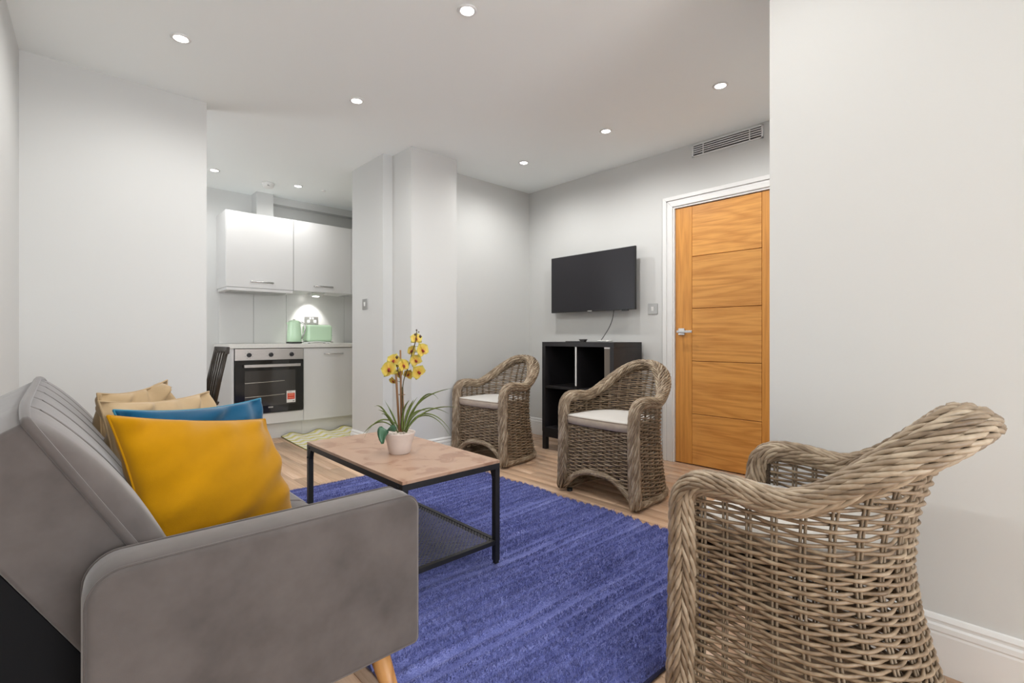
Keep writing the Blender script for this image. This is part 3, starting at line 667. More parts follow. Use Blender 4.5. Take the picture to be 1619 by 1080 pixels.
# ------------------------------------------------------------------ orchid
def cam_pt(u, v, Zd):
    F = 771.4; X = (u - 809.5) / F * Zd; z = 0.975 - (v - 533.5) / F * Zd
    return np.array([X * 0.7327 + Zd * 0.6806, -X * 0.6806 + Zd * 0.7327, z])
pc = np.array([1.125, 1.955, tz])
orc = thing('potted_orchid', tuple(pc), 'yellow orchid with grass leaves in a pale stone pot on the coffee table', 'potted plant')
pt = MB().lathe([(0.044, 0), (0.047, 0.003), (0.056, 0.045), (0.068, 0.088), (0.070, 0.094), (0.067, 0.096), (0.062, 0.09), (0.058, 0.078), (0.001, 0.076)], 40, tuple(pc)).build('pot', M['pot'], orc, smooth=True)
pb = MB()
for k in range(70):
    a = random.uniform(0, 2 * PI); rr = 0.056 * math.sqrt(random.random()); c = pc + (rr * math.cos(a), rr * math.sin(a), 0.081 + random.uniform(0, .006)); q = random.uniform(0.004, 0.008)
    pb.lathe([(0.001, -q * .7), (q, 0), (0.001, q * .7)], 6, tuple(c))
o = pb.build('pebbles', M['pebble'], pt, smooth=True); o['kind'] = 'stuff'
zb0 = tz + 0.075
def pp(u, v, dz=0.0): return cam_pt(u, v, 2.198 + dz)
for a, b in (((631.5, 683), (626, 592)), ((634.5, 683), (633, 553.5))):
    MB().tube([pp(*a), pp(*b)], 0.0042 if b[1] < 580 else 0.0052, 8).build('support_stick', M['stick'], orc, smooth=True)
MB().tube([pp(636, 683, .01), pp(637.5, 650, .01), pp(636, 612, .01)], 0.0045, 8).build('support_stick', M['stick'], orc, smooth=True)
stem1 = [pp(636, 680), pp(637, 640), pp(634.5, 606), pp(629, 585), pp(627, 572), pp(628, 566)]
stem2 = [pp(637, 660), pp(636, 620), pp(638, 600), pp(644, 585), pp(648, 572), pp(652, 556), pp(657, 541), pp(659, 527), pp(659, 522)]
def smooth_path(P, n=40):
    P = np.array(P); t = np.linspace(0, len(P) - 1, n); k = np.arange(len(P)); Q = np.stack([np.interp(t, k, P[:, i]) for i in range(3)], 1)
    for _ in range(4): Q[1:-1] = (Q[:-2] + 2 * Q[1:-1] + Q[2:]) / 4
    return Q
for s_ in (stem1, stem2): MB().tube(smooth_path(s_), 0.0021, 6).build('flower_stem', M['stem'], orc, smooth=True)
MB().box(*[c for c in (pp(635, 624)[0] - .012, pp(635, 624)[0] + .012)], pp(635, 624)[1] - .012, pp(635, 624)[1] + .012, pp(635, 624)[2] - .001, pp(635, 624)[2] + .001).build('tie', M['stick'], orc)
def petal_mesh(L_, W_, cup):
    n = 9; G = np.zeros((n, 7, 3))
    for i in range(n):
        t = i / (n - 1); w = W_ * (math.sin(PI * (t ** 0.75)) ** 0.8 * 0.94 + 0.06) * (1 if t < 1 else .3)
        for j in range(7):
            s = (j - 3) / 3; G[i, j] = (w * s, L_ * t * (1 - .06 * s * s), cup * (t * t) + 0.10 * w * (s * s - .3) + 0.0016 * math.sin(5 * s + 7 * t))
    m = MB(); m.grid(G); Bk = G.copy(); Bk[:, :, 2] -= 0.0007; m.grid(Bk[::-1]); return m
def mesh_of(mb, name, mat):
    me = bpy.data.meshes.new(name); me.from_pydata(np.concatenate(mb.v).tolist(), [], mb.f); me.update(); me.polygons.foreach_set('use_smooth', [True] * len(me.polygons)); me.materials.append(mat); return me
pet_w = mesh_of(petal_mesh(0.036, 0.027, -0.004), 'petal', M['petal']); pet_n = mesh_of(petal_mesh(0.038, 0.0165, -0.005), 'petal', M['petal'])
lipm = MB(); lipm.lathe([(0.001, 0.0), (0.0035, 0.002), (0.005, 0.006), (0.0035, 0.010), (0.001, 0.012)], 10); lipm.obox((0, -0.006, 0.008), np.eye(3), (0.005, 0.0045, 0.002))
lip_me = mesh_of(lipm, 'flower_lip', M['lip'])
camp = np.array([0, 0, 0.975])
def flower(p, face, scale=1.0, roll=0.0):
    z = Vector(face).normalized(); x = Vector((0, 0, 1)).cross(z).normalized(); y = z.cross(x)
    R = Matrix((x, y, z)).transposed() @ Matrix.Rotation(roll, 3, 'Z')
    o = bpy.data.objects.new('flower', lip_me); COL.objects.link(o); o.parent = orc
    o.matrix_local = Matrix.Translation(Vector(p) - orc.location) @ R.to_4x4() @ Matrix.Scale(scale, 4)
    for k, (me_, a, tilt) in enumerate(((pet_n, 0, .15), (pet_n, 2.2, .1), (pet_n, -2.2, .1), (pet_w, 1.25, .22), (pet_w, -1.25, .22))):
        q = bpy.data.objects.new('petal', me_); COL.objects.link(q); q.parent = o
        q.matrix_local = Matrix.Translation((0, 0, 0.001 * k)) @ Matrix.Rotation(a, 4, 'Z') @ Matrix.Rotation(tilt, 4, 'X')
def facing(p, dx=0, dz=0):
    d = camp - np.asarray(p); d = nrm(d); r_ = np.array([0.7327, -0.6806, 0]); return nrm(d + dx * r_ + dz * np.array([0, 0, 1]))
FL = [((616, 584), -.05, -.5, .1, 1.12, .3), ((623, 571), 0.0, -.4, .3, 1.0, -.2), ((637, 578), -.02, .9, .1, .9, .2), ((622, 602), .02, -.7, -.8, .62, 0),
      ((658, 536), .02, .1, .5, .82, 0), ((667, 554), -.03, .8, .1, .98, .4), ((652, 555), .05, -.8, .3, .8, -.3), ((657, 570), -.01, .2, -.1, .85, .5), ((661, 588), -.04, .5, -.35, 1.0, .8), ((646, 592), .03, -.2, -.3, .7, -.5), ((630, 590), .04, 1.2, -.5, .7, -.5)]
for (u, v_), dzz, fx, fz, sc_, rl in FL:
    p = pp(u, v_, dzz); flower(p, facing(p, fx, fz), sc_, rl)
for (u, v_), rr in (((658.5, 522), .0035), ((662, 525), .003), ((656.5, 529), .005), ((664.5, 532), .0062), ((627.5, 565), .0068), ((625.5, 578), .0058)):
    MB().lathe([(0.0005, -rr * 1.3), (rr * .9, -rr * .4), (rr, rr * .3), (0.0005, rr * 1.3)], 10, tuple(pp(u, v_, -.03))).build('bud', M['bud'], orc, smooth=True)
def pedicel(a, b): MB().tube(bez([a, (a + b) / 2 + (0, 0, -.006), b], 8), 0.0011, 5).build('flower_stalk', M['stem'], orc, smooth=True)
for a, b in (((648, 572), (657, 572)), ((644, 585), (661, 590)), ((652, 556), (664, 556)), ((655, 548), (667, 545)), ((640, 592), (646, 592)), ((634, 604), (620, 598)), ((629, 586), (618, 588))): pedicel(pp(*a), pp(*b))
BL = [((628, 682), (612, 655), (602, 636), (592, 643)), ((630, 680), (622, 655), (612, 640), (608, 633)), ((626, 682), (616, 662), (609, 651), (603, 655)),
      ((632, 676), (610, 652), (588, 665), (576, 692)), ((630, 684), (606, 655), (590, 668), (574, 686)), ((640, 682), (650, 640), (670, 622), (714, 614)), ((640, 682), (652, 645), (676, 605), (693, 631)),
      ((641, 683), (650, 650), (675, 634), (709, 654)), ((641, 683), (660, 650), (690, 640), (722, 644)), ((643, 683), (655, 645), (690, 645), (712, 681)), ((642, 684), (650, 655), (685, 640), (711, 689)),
      ((638, 682), (640, 655), (648, 642), (654, 632)), ((636, 682), (634, 655), (640, 640), (647, 633)), ((640, 683), (646, 650), (664, 645), (677, 650)), ((637, 683), (642, 660), (646, 645), (660, 628)), ((629, 684), (620, 665), (612, 650), (598, 648))]
def blade(k, q):
    dd_ = [0, random.uniform(-.03, .03), random.uniform(-.08, .08), random.uniform(-.13, .13)]
    C = bez([pp(u, v_, d) for (u, v_), d in zip(q, dd_)], 16)
    T = np.gradient(C, axis=0); side = np.cross(T, (0.3, 0.2, 1.0)); side /= np.maximum(np.linalg.norm(side, axis=1, keepdims=True), 1e-6)
    view = C - camp; s2 = np.cross(T, view); s2 /= np.maximum(np.linalg.norm(s2, axis=1, keepdims=True), 1e-6); side = side * .5 + s2 * .8
    w = 0.0032 * np.sin(PI * np.linspace(0.18, 1, 16)) ** 0.7 + 0.0003
    nn = np.cross(side, T); nn /= np.maximum(np.linalg.norm(nn, axis=1, keepdims=True), 1e-9)
    R = [[C[i] - side[i] * w[i], C[i] - nn[i] * .0006 + 0 * side[i], C[i] + side[i] * w[i], C[i] + nn[i] * .0006] for i in range(16)]
    MB().rings(R).build('grass_leaf', M['grass'], orc, smooth=True)
for k, q in enumerate(BL): blade(k, q)
# broad drooping leaf over the rim
C = bez([pp(624, 680, -.03), pp(612, 672, -.06), pp(600, 676, -.07), pp(605, 702, -.075)], 14)
T = np.gradient(C, axis=0); rgt = np.array([0.7327, -0.6806, 0.25]); R = []
for i in range(14):
    w = 0.030 * math.sin(PI * (0.06 + .9 * (i / 13)) ** 0.8) ** .8 + .001; sd = nrm(rgt - T[i] * np.dot(rgt, T[i]) / max(np.dot(T[i], T[i]), 1e-9)); nn = nrm(np.cross(T[i], sd))
    R.append([C[i] + sd * w * s - nn * (0.010 * (1 - abs(s))) + nn * o_ for s, o_ in ((-1, 0), (-.5, 0.0008), (0, 0.0008), (.5, .0008), (1, 0), (.5, -.0008), (0, -.0008), (-.5, -.0008))])
MB().rings(R).build('broad_leaf', M['leaf'], orc, smooth=True)

# ------------------------------------------------------------------ sofa
sy0, sy1 = 1.19, 2.35                      # between the arms
sf = thing('sofa', (0.3, 1.77, 0), 'grey velvet sofa bed with channelled reclined back on wooden legs', 'sofa')
# arms: rounded slab with a lighter top band
def arm(y0, y1, outer):
    x0, x1, z0, z1, r = 0.032, 0.668, 0.205, 0.578, 0.055
    P = []
    for cx_, cz_, a0 in ((x1 - 0.036, z1 - 0.036, 0), (x0 + r, z1 - r, 90), (x0 + 0.012, z0 + 0.012, 180), (x1 - 0.012, z0 + 0.012, 270)):
        rr = (r if a0 == 90 else 0.036) if cz_ > 0.4 else 0.012
        for k in range(9): a = math.radians(a0 + k * 11.25); P.append((cx_ + rr * math.cos(a), cz_ + rr * math.sin(a)))
    R = []
    c = np.array([(x0 + x1) / 2, (z0 + z1) / 2])
    n = len(P); Pn = np.array(P)
    d = np.roll(Pn, -1, 0) - np.roll(Pn, 1, 0); N = np.stack([d[:, 1], -d[:, 0]], 1); N /= np.linalg.norm(N, axis=1, keepdims=True)
    ys = [(y0, .012), (y0 + .002, .005), (y0 + .006, .0012), (y0 + .010, 0.0), ((y0 + y1) / 2, -.004), (y1 - .010, 0.0), (y1 - .006, .0012), (y1 - .002, .005), (y1, .012)]
    for y, ins in ys: R.append([(p[0] - q[0] * ins, y, p[1] - q[1] * ins) for p, q in zip(Pn, N)])
    a = MB().rings(R).build('arm', M['velvet'], sf, smooth=True)
    for y in (y0 + 0.011, y1 - 0.011):
        L_ = [(p[0] + q[0] * .0006, y, p[1] + q[1] * .0006) for p, q in zip(Pn, N)]
        MB().tube(L_, 0.0026, 6, closed=True).build('seam', M['velvet_d'], a, smooth=True)
arm(1.062, 1.182, -1); arm(2.358, 2.478, 1)
# back: slab profile swept along y with channels
ft = np.array([-0.042, 0.828]); dv = np.array([0.5, -0.866]); nf = np.array([0.866, 0.5]); SL = 0.565; TH = 0.155
channels = [1.26 + 0.085, 1.26 + 0.26, 1.26 + 0.425, 1.26 + 0.595, 1.26 + 0.77]
channels = [sy0 + (sy1 - sy0) * f for f in (0.155, 0.325, 0.5, 0.675, 0.845)]
def groove(y):
    return sum(math.exp(-((y - c) / 0.0060) ** 2) for c in channels)
ysamp = sorted(set([sy0, sy0 + .004, sy0 + .012, sy0 + .03, sy1 - .03, sy1 - .012, sy1 - .004, sy1] + [c + d for c in channels for d in (-.03, -.016, -.01, -.006, -.003, 0, .003, .006, .01, .016, .03)] + list(np.linspace(sy0 + .05, sy1 - .05, 24))))
def arch(y): e = min(1, max(0, min(y - sy0, sy1 - y) / 0.25)); return 0.016 * (1 - (1 - e) ** 2.2)
nv = 30; G = np.zeros((len(ysamp), nv, 3))
for i, y in enumerate(ysamp):
    e = min(1.0, min(y - sy0, sy1 - y) / 0.05); ee = math.sqrt(max(0, 1 - (1 - e) ** 2))
    for j in range(nv):
        t = j / (nv - 1)
        p = ft + dv * (SL * t) - dv * arch(y) * (1 - t) ** 4
        bl = 0.046 * (max(0, math.sin(PI * min(1, t * 1.0) ** 0.85)) ** 0.75) * ee + 0.0005
        g_ = 0.017 * groove(y) * min(1, 6 * t) * (1 if t < .86 else 0)
        p = p + nf * (bl - g_)
        G[i, j] = (p[0], y, p[1])
bk_m = MB(); bk_m.grid(G[::-1])
bo = bk_m.build('back_cushion', M['velvet'], sf, smooth=True)
for c in channels:
    i = min(range(len(ysamp)), key=lambda k: abs(ysamp[k] - c))
    MB().tube(G[i][1:26] + np.array([.866, 0, .5]) * 0.0022, 0.0024, 5).build('channel_seam', pm('seam_dark', S(62, 57, 55), 0.9) if c == channels[0] else bpy.data.materials['seam_dark'], bo, smooth=True)
# slab behind
slab = []
for t, d in ((0, 0), (0, TH), (SL, TH), (SL, 0)): q = ft + dv * t - nf * d; slab.append(q)
mb = MB()
R = []
for y in ysamp[::3] + [sy1]:
    q = [(p[0], p[1]) for p in slab]; a_ = arch(y)
    q[0] = tuple(slab[0] - dv * a_); q[1] = tuple(slab[1] - dv * a_)
    R.append([(p[0], y, p[1]) for p in q])
mb.rings(R).build('back_shell', M['velvet'], sf, bevel=0.010, segs=3)
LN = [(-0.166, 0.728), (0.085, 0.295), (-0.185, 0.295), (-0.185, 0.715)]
tag(MB().prism([(x, sy0 + 0.012, z) for x, z in LN], [(x, sy1 - 0.012, z) for x, z in LN]).build('rear_wedge', M['lining'], sf), 'plain black wedge behind the reclined back')  # black wedge filling the space behind the reclined back
top = G[:, 0] + np.array([0.0, 0, 0.0])
MB().tube(np.concatenate([G[0][::-1][:], top[1:], G[-1][1:]]), 0.0082, 8).build('piping', M['velvet_d'], sf, smooth=True)
MB().tube([G[i, 26] for i in range(len(ysamp))], 0.004, 6).build('piping', M['velvet_d'], bo, smooth=True)
# seat with channels
prof = [(0.16, 0.402), (0.25, 0.412), (0.36, 0.418), (0.48, 0.418), (0.57, 0.412), (0.625, 0.40), (0.648, 0.385), (0.660, 0.36), (0.660, 0.32), (0.655, 0.265), (0.64, 0.25), (0.16, 0.25)]
G2 = []
for y in ysamp:
    e = min(1.0, min(y - sy0, sy1 - y) / 0.03)
    G2.append([(x - (0.004 * groove(y) if x > .6 else 0), y, z - (0.009 * groove(y) if (z > .37) else 0) - 0.012 * (1 - e) ** 2 * (z > .37)) for x, z in prof])
mb = MB().rings(np.array(G2)[::-1]); so_ = mb.build('seat', M['velvet'], sf, smooth=True)
for c in channels:
    i = min(range(len(ysamp)), key=lambda k: abs(ysamp[k] - c)); MB().tube(np.array(G2[i][:9]) + (0, 0, .002), 0.0022, 5).build('channel_seam', bpy.data.materials['seam_dark'], so_, smooth=True)
MB().box(0.06, 0.64, sy0 - 0.006, sy1 + 0.006, 0.205, 0.252).build('base_frame', M['lining'], sf)
for x, y, dx, dy_ in ((0.585, 1.135, .055, -.03), (0.585, 2.405, .055, .03), (0.13, 1.135, -.05, -.03), (0.13, 2.405, -.05, .03)):
    MB().tube([(x, y, 0.207), (x + dx * .9, y + dy_ * .9, 0.012), (x + dx, y + dy_, 0.0)], [0.026, 0.0165, 0.016], 14).build('leg', M['legwood'], sf, smooth=True)

# cushions
def cushion(name, TL, TR, Hh, thick, mat, label, down=(0.12, -0.2, -1), wr=0.004, seed=1, seam=None, ears=0.10):
    TL = np.array(TL, float); TR = np.array(TR, float); e1 = TR - TL; W = np.linalg.norm(e1); e1 /= W
    e2 = np.array(down, float); e2 = nrm(e2); n = nrm(np.cross(e1, e2))
    c = (TL + TR) / 2 + e2 * Hh / 2; N = 34; r = np.random.default_rng(seed)
    ph = r.uniform(0, 6.28, 8); fr_ = r.uniform(4, 15, (8, 2))
    t = thing(name, tuple(c - np.array([0, 0, Hh / 2])), label, 'cushion', 'cushions on the sofa')
    Gf = np.zeros((N, N, 3)); Gb = np.zeros((N, N, 3)); lin = np.sin(np.linspace(-PI / 2, PI / 2, N))
    for i, u in enumerate(lin):
        for j, v in enumerate(lin):
            pin = 1 - ears * (1 - v * v) * abs(u) ** 2; pin2 = 1 - ears * (1 - u * u) * abs(v) ** 2
            x = W / 2 * u * pin; y = Hh / 2 * v * pin2
            th_ = thick * (max(0, 1 - u * u) * max(0, 1 - v * v)) ** 0.42 * (1 + .12 * v)
            w = sum(math.sin(fr_[k, 0] * u + fr_[k, 1] * v + ph[k]) for k in range(8)) * wr * (0.2 + 0.8 * (u * u + v * v) / 2) * min(1, (1 - u * u) * 6) ** .5 * min(1, (1 - v * v) * 6) ** .5
            p = c + e1 * x + e2 * y
            Gf[i, j] = p + n * (th_ / 2 + w); Gb[i, j] = p - n * (th_ / 2 - w)
    m = MB(); m.grid(Gf); m.grid(Gb[::-1])
    m.build('cover', mat, t, smooth=True)
    E = np.concatenate([Gf[:, 0], Gf[-1, 1:], Gf[::-1, -1][1:], Gf[0, ::-1][1:-1]])
    MB().tube(E, 0.003, 6, closed=True).build('edge_seam', seam or mat, t, smooth=True)
    return t
cushion('cushion', (0.078, 1.385, 0.803), (0.455, 1.585, 0.728), 0.338, 0.16, M['mustard'], 'mustard yellow cushion leaning at the near end of the sofa', (0.20, -0.22, -1), 0.0046, 3, ears=.06)
cushion('cushion', (0.099, 1.555, 0.795), (0.490, 1.755, 0.772), 0.355, 0.12, M['teal'], 'teal blue velvet cushion just behind the yellow one', (0.16, -0.16, -1), 0.006, 5, fabric('teal_piping', S(60, 128, 156), 0.1))
cushion('cushion', (0.079, 1.75, 0.80), (0.39, 2.0, 0.783), 0.368, 0.13, M['beige'], 'shiny beige cushion directly behind the teal one', (0.1, -0.12, -1), 0.009, 8)
cushion('cushion', (0.085, 1.93, 0.806), (0.285, 2.125, 0.822), 0.38, 0.12, M['beige2'], 'crumpled beige cushion at the back of the row, rearmost one', (0.0, -0.12, -1), 0.010, 11)

# ------------------------------------------------------------------ wicker chairs
PS = 0.317; AS = 0.20
DZ = ([0, 0.10, 0.185, 0.30, 0.42, 0.55, 0.675, 0.80], [0.53, 0.512, 0.487, 0.456, 0.44, 0.452, 0.488, 0.54])
WZ = ([0, 0.15, 0.4, 0.6, 0.8], [0.272, 0.262, 0.255, 0.262, 0.27])
def smst(t): t = np.clip(t, 0, 1); return t * t * (3 - 2 * t)
def shell(p, z):
    p = np.asarray(p, float); z = np.broadcast_to(np.asarray(z, float), p.shape); ap = np.abs(p); sg = np.where(p < 0, -1.0, 1.0)   # p: -1..1 front-front; |p|=0 back? see below
    D = np.interp(z, *DZ); w = np.interp(z, *WZ)
    q = 1 - ap                                    # q 0 at the front posts, 1 at the middle of the back
    phi = np.clip((q - PS) / (1 - PS), 0, 1) * PI / 2
    x = np.where(q < PS, w, w * np.cos(phi) ** 0.9); y = np.where(q < PS, -AS * q / PS, -AS - (D - AS) * np.sin(phi) ** 0.95)
    return np.stack([sg * x, y, z], -1)
def rimz(p):
    q = 1 - np.abs(p); z = 0.600 - 0.012 * np.exp(-((q - .36) / .1) ** 2) + 0.19 * smst((q - 0.40) / 0.56)
    yy = AS * np.minimum(q / PS, 1); c = np.clip(yy / 0.075, 0, 1)
    return z - 0.075 * (1 - np.sqrt(np.clip(1 - (1 - c) ** 2, 0, 1)))
def shell_n(p, z):
    a = shell(p + 1e-3, z) - shell(p - 1e-3, z); n = np.stack([a[:, 1], -a[:, 0], 0 * a[:, 0]], 1)
    n /= np.maximum(np.linalg.norm(n, axis=1, keepdims=True), 1e-9)
    c = shell(p, z); c = c - np.array([0, -0.2, 0]); s = np.sign((n * c)[:, :2].sum(1)); s[s == 0] = 1
    return n * s[:, None]
PSAMP = np.linspace(-1, 1, 241)
ARC = np.concatenate([[0], np.cumsum(np.linalg.norm(np.diff(shell(PSAMP, 0.4), axis=0), axis=1))]); ALEN = ARC[-1]
NST = int(round(ALEN / 0.057)); SPC = ALEN / NST
def htube(mb, P, N, r, sides=6):
    a = np.arange(sides) * 2 * PI / sides; Zv = np.array([0, 0, 1.0])
    R = P[:, None, :] + r * (np.cos(a)[None, :, None] * N[:, None, :] + np.sin(a)[None, :, None] * Zv)
    mb.rings(R)
def braid(mb, P, U, V, ru, rv, cols, pitch, L_, r, sgnf):
    d = np.concatenate([[0], np.cumsum(np.linalg.norm(np.diff(P, axis=0), axis=1))]); tot = d[-1]
    def at(s, th_, k):
        s = np.clip(s, 0, tot); I = lambda A: np.stack([np.interp(s, d, A[:, i]) for i in range(3)], 1)
        a = np.interp(s, d, ru)[:, None]; b = np.interp(s, d, rv)[:, None]
        return I(P) + k[:, None] * (a * np.cos(th_)[:, None] * I(U) + b * np.sin(th_)[:, None] * I(V))
    n = int(tot / pitch); t = np.linspace(0, 1, 8); dth = 2 * PI / cols; tone = []
    for c in range(cols):
        th0 = c * dth; sg = sgnf(th0)
        for i in range(n):
            s0 = (i + (c % 2) * 0.5) * pitch
            s = s0 + L_ * t; th_ = th0 + sg * dth * 1.35 * (t - 0.5)
            k = 0.82 + 0.25 * np.sin(PI * t)
            Q = at(s, th_, k)
            if np.linalg.norm(Q[-1] - Q[0]) < L_ * 0.5: continue
            rr = r * (0.5 + 0.5 * np.sin(PI * np.clip(t * .9 + .05, 0, 1)) ** .6)
            mb.tube(Q, rr, 6); tone += [random.random()] * 48
    return tone
def set_tone(o, tone):
    a = o.data.attributes.new('tone', 'FLOAT', 'POINT'); a.data.foreach_set('value', np.array(tone, dtype=np.float32))
def make_chair(label, pad=True):
    t = thing('wicker_armchair', (0, 0, 0), label, 'armchair', 'woven wicker armchairs')
    # horizontal strands
    z = 0.045; row = 0
    while z < 0.775:
        up = z > 0.47
        pp_ = np.linspace(-1, 1, NST * 5 + 1); rz = rimz(pp_)
        qq = np.interp(pp_, PSAMP, ARC) / SPC
        ok = rz - z > 0.008
        if z < 0.5: ok[:] = True
        idx = np.where(ok)[0]
        if len(idx) > 6:
            # runs of contiguous samples
            for run in np.split(idx, np.where(np.diff(idx) > 1)[0] + 1):
                if len(run) < 6: continue
                p = pp_[run]; zz = z + 0.0016 * np.sin(qq[run] * 0.9 + row * 1.7) + 0.0008 * np.sin(qq[run] * 2.3 + row)
                base = shell(p, zz); N = shell_n(p, zz); amp = 0.0070
                P = base + N * (amp * np.cos(PI * qq[run]) * (1 if row % 2 else -1))[:, None]
                mb = MB(); htube(mb, P, N, 0.0044 if up else 0.0048)
                mb.build('woven_strand', M['wicker'], t, smooth=True)
        z += 0.0126 if up else 0.0108; row += 1
    # upright stakes, in pairs
    for k in range(1, NST):
        p0 = np.interp(k * SPC, ARC, PSAMP); mb = MB()
        for dq in (-0.0045, 0.0045):
            p1 = np.interp(k * SPC + dq, ARC, PSAMP); zt = float(rimz(np.array([p1]))[0]) - 0.004
            zs = np.linspace(0.03, zt, 14); mb.tube(shell(np.full(14, p1), zs), 0.0035, 6, hint=(1, 0.3, 0.1))
        mb.build('stake', M['stakes'], t, smooth=True)
    # rim braid: up the front post, round the arms and back, down the other post
    q = np.concatenate([np.linspace(1, 0.955, 14), np.linspace(0.95, -0.95, 110), np.linspace(-0.955, -1, 14)])
    top = shell(q, rimz(q)); top[:, 2] = rimz(q)
    zs = np.linspace(0.02, rimz(np.array([1.0]))[0] - 0.005, 26)
    post = lambda s: np.stack([np.interp(zs, *WZ) * s, 0 * zs, zs], 1)
    P = np.concatenate([post(1), top, post(-1)[::-1]])
    for _ in range(3): P[1:-1] = (P[:-2] + 2 * P[1:-1] + P[2:]) / 4
    T = np.gradient(P, axis=0); T /= np.linalg.norm(T, axis=1, keepdims=True)
    nt_ = shell_n(q, rimz(q)); U = np.concatenate([np.tile([1.0, 0, 0], (26, 1)), nt_, np.tile([-1.0, 0, 0], (26, 1))])
    for _ in range(6): U[1:-1] = (U[:-2] + U[1:-1] + U[2:]) / 3
    back = np.concatenate([np.zeros(26), smst((1 - np.abs(q) - .40) / .45), np.zeros(26)])
    U -= T * (U * T).sum(1, keepdims=True); U /= np.linalg.norm(U, axis=1, keepdims=True); V = np.cross(T, U)
    tilt = np.radians(12) * back; c_, s_ = np.cos(tilt)[:, None], np.sin(tilt)[:, None]
    U, V = U * c_ - V * s_ * 1.0, V * c_ + U * s_
    P = P + U * (0.012 * back)[:, None]
    pst = np.concatenate([np.ones(26), np.zeros(len(q)), np.ones(26)])
    for _ in range(30): pst[1:-1] = (pst[:-2] + pst[1:-1] + pst[2:]) / 3
    ru = 0.027 + 0.024 * back; rv = 0.027 + 0.004 * back + 0.008 * pst
    a = np.arange(12) * PI / 6
    core = MB().rings(P[:, None, :] + (0.80 * ru)[:, None, None] * np.cos(a)[None, :, None] * U[:, None, :] + (0.80 * rv)[:, None, None] * np.sin(a)[None, :, None] * V[:, None, :])
    rc = core.build('rim_core', M['wickcore'], t, smooth=True)
    br = MB(); tone = braid(br, P, U, V, ru, rv, 11, 0.034, 0.092, 0.0063, lambda th_: 1 if math.sin(th_ + .35) > 0 else -1)
    o = br.build('rim_braid', M['wickrim'], rc, smooth=True); o['kind'] = 'stuff'; set_tone(o, tone)
    # base braid and front arch braid
    def small(name, P, U, V, cols=7, rr=0.017):
        n = len(P); rru = np.full(n, rr)
        a8 = np.arange(8) * PI / 4
        c = MB().rings(P[:, None, :] + .8 * rr * (np.cos(a8)[None, :, None] * U[:, None, :] + np.sin(a8)[None, :, None] * V[:, None, :])).build(name + '_core', M['wickcore'], t, smooth=True)
        b = MB(); tone = braid(b, P, U, V, rru, rru * .9, cols, 0.026, 0.065, 0.0052, lambda th_: 1 if math.sin(th_) > 0 else -1)
        o = b.build(name, M['wickrim'], c, smooth=True); o['kind'] = 'stuff'; set_tone(o, tone)
    q = np.linspace(1, -1, 90); P = shell(q, 0.028); N = shell_n(q, np.full(90, 0.028)); small('base_braid', P, N, np.tile([0, 0, 1.0], (90, 1)))
    xs_ = np.linspace(0.262, -0.262, 50); az = 0.026 + 0.135 * (1 - (np.abs(xs_) / 0.262) ** 2.6)
    P = np.stack([xs_, np.full(50, -0.004), az], 1); T = np.gradient(P, axis=0); T /= np.linalg.norm(T, axis=1, keepdims=True)
    U = np.tile([0, 1.0, 0], (50, 1)); small('arch_braid', P, U, np.cross(T, U), 6, 0.014)
    # front apron
    z = 0.055; row = 0; napr = 9
    while z < 0.432:
        for seg in ((-0.25, 0.25),):
            xs_ = np.linspace(seg[0], seg[1], napr * 5 + 1); az = 0.026 + 0.135 * (1 - (np.abs(xs_) / 0.262) ** 2.6)
            idx = np.where(z - az > 0.004)[0]
            if len(idx) < 4: continue
            for run in np.split(idx, np.where(np.diff(idx) > 1)[0] + 1):
                if len(run) < 4: continue
                k = np.arange(napr * 5 + 1)[run] / 5.0
                P = np.stack([xs_[run], -0.008 + 0.0070 * np.cos(PI * k) * (1 if row % 2 else -1), np.full(len(run), z) + 0.0015 * np.sin(k * .9 + row)], 1)
                mb = MB(); htube(mb, P, np.tile([0, 1.0, 0], (len(run), 1)), 0.0048); mb.build('apron_strand', M['wicker'], t, smooth=True)
        z += 0.0108; row += 1
    for k in range(1, napr):
        x = -0.25 + 0.5 * k / napr; za = 0.026 + 0.135 * (1 - (abs(x) / 0.262) ** 2.6); mb = MB()
        for dx in (-.0045, .0045): mb.tube([(x + dx, -0.008, za), (x + dx, -0.008, 0.435)], 0.0035, 6, hint=(1, .2, 0))
        mb.build('apron_stake', M['stakes'], t, smooth=True)
    MB().tube([(-0.255, -0.008, 0.436), (0.255, -0.008, 0.436)], 0.009, 8).build('seat_bar', M['wicker'], t, smooth=True)
    # woven seat deck
    q = np.linspace(0.99, -0.99, 60); Pd = shell(q, 0.42); Pd[:, :2] = Pd[:, :2] * 0.965 + np.array([0, -.008]); Pd2 = Pd.copy(); Pd2[:, 2] += 0.01
    MB().prism([tuple(v_) for v_ in Pd], [tuple(v_) for v_ in Pd2]).build('seat_deck', M['wickcore'], t)
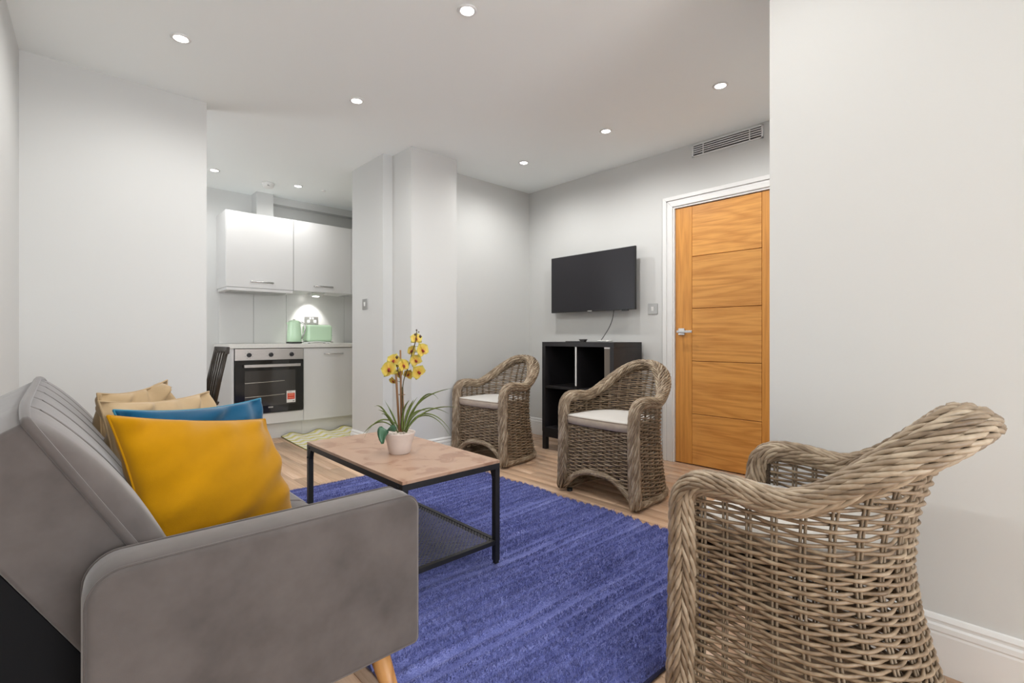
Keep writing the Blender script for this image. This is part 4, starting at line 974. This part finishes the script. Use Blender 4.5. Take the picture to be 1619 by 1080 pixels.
    for s in (1, -1):
        zs2 = np.linspace(0.43, 0.575, 60); w = MB().tube(np.stack([np.full(60, s * 0.252), np.full(60, -0.034), zs2], 1), 0.0085 + 0.0012 * np.sin(np.arange(60) * 2.2), 8, hint=(1, 0, 0)); w.build('wrapped_pole', M['wickcore'], t, smooth=True)
        for y in (-0.03, -0.42): MB().lathe([(0.018, 0.0), (0.018, 0.016)], 12, (s * 0.235 if y > -.1 else s * 0.12, y, 0)).build('foot', M['rubber'], t)
    if pad:
        q = np.linspace(1, -1, 70); C = shell(q, 0.45); ctr = np.array([0, -0.19, 0]); ring0 = C.copy(); ring0[:, :2] = (ring0[:, :2] - ctr[:2]) * 0.925 + ctr[:2]
        ring0[0, 1] = ring0[-1, 1] = -0.0; fr_ = []
        for x in np.linspace(ring0[-1, 0], ring0[0, 0], 16)[1:-1]: fr_.append((x, 0.012 - 0.02 * (x / .24) ** 4, 0.45))
        ring = np.concatenate([ring0, np.array(fr_)])
        def lev(z, k): r_ = ring.copy(); r_[:, :2] = (r_[:, :2] - ctr[:2]) * k + ctr[:2]; r_[:, 2] = z; return r_
        sd = MB().rings([lev(0.433, 0.96), lev(0.437, 1.0), lev(0.46, 1.012), lev(0.482, 1.0)], caps=True).build('seat_cushion', M['seatside'], t, smooth=True)
        MB().rings([lev(0.482, 0.998), lev(0.489, .975), lev(0.494, .85), lev(0.496, .5), lev(0.497, .02)], caps=True).build('cushion_top', M['seatpad'], sd, smooth=True)
        MB().tube(lev(0.4825, 1.004), 0.0024, 6, closed=True).build('cushion_piping', M['seatside'], sd, smooth=True)
    return t
chair = make_chair('wicker armchair with white seat pad standing between the rug and the oak door')
chair.location = (2.352, 1.79, 0); chair.rotation_euler = (0, 0, math.radians(90))
c2 = copy_tree(chair); c2['label'] = 'wicker armchair with white seat pad standing between the pillar and the bookcase'
c2.location = (2.398, 2.962, 0); c2.rotation_euler = (0, 0, math.radians(95))
c3 = copy_tree(chair); c3['label'] = 'large near wicker armchair seen from its side and back, beside the right wall'
c3.location = (1.492, 0.650, 0); c3.rotation_euler = (0, 0, 0)
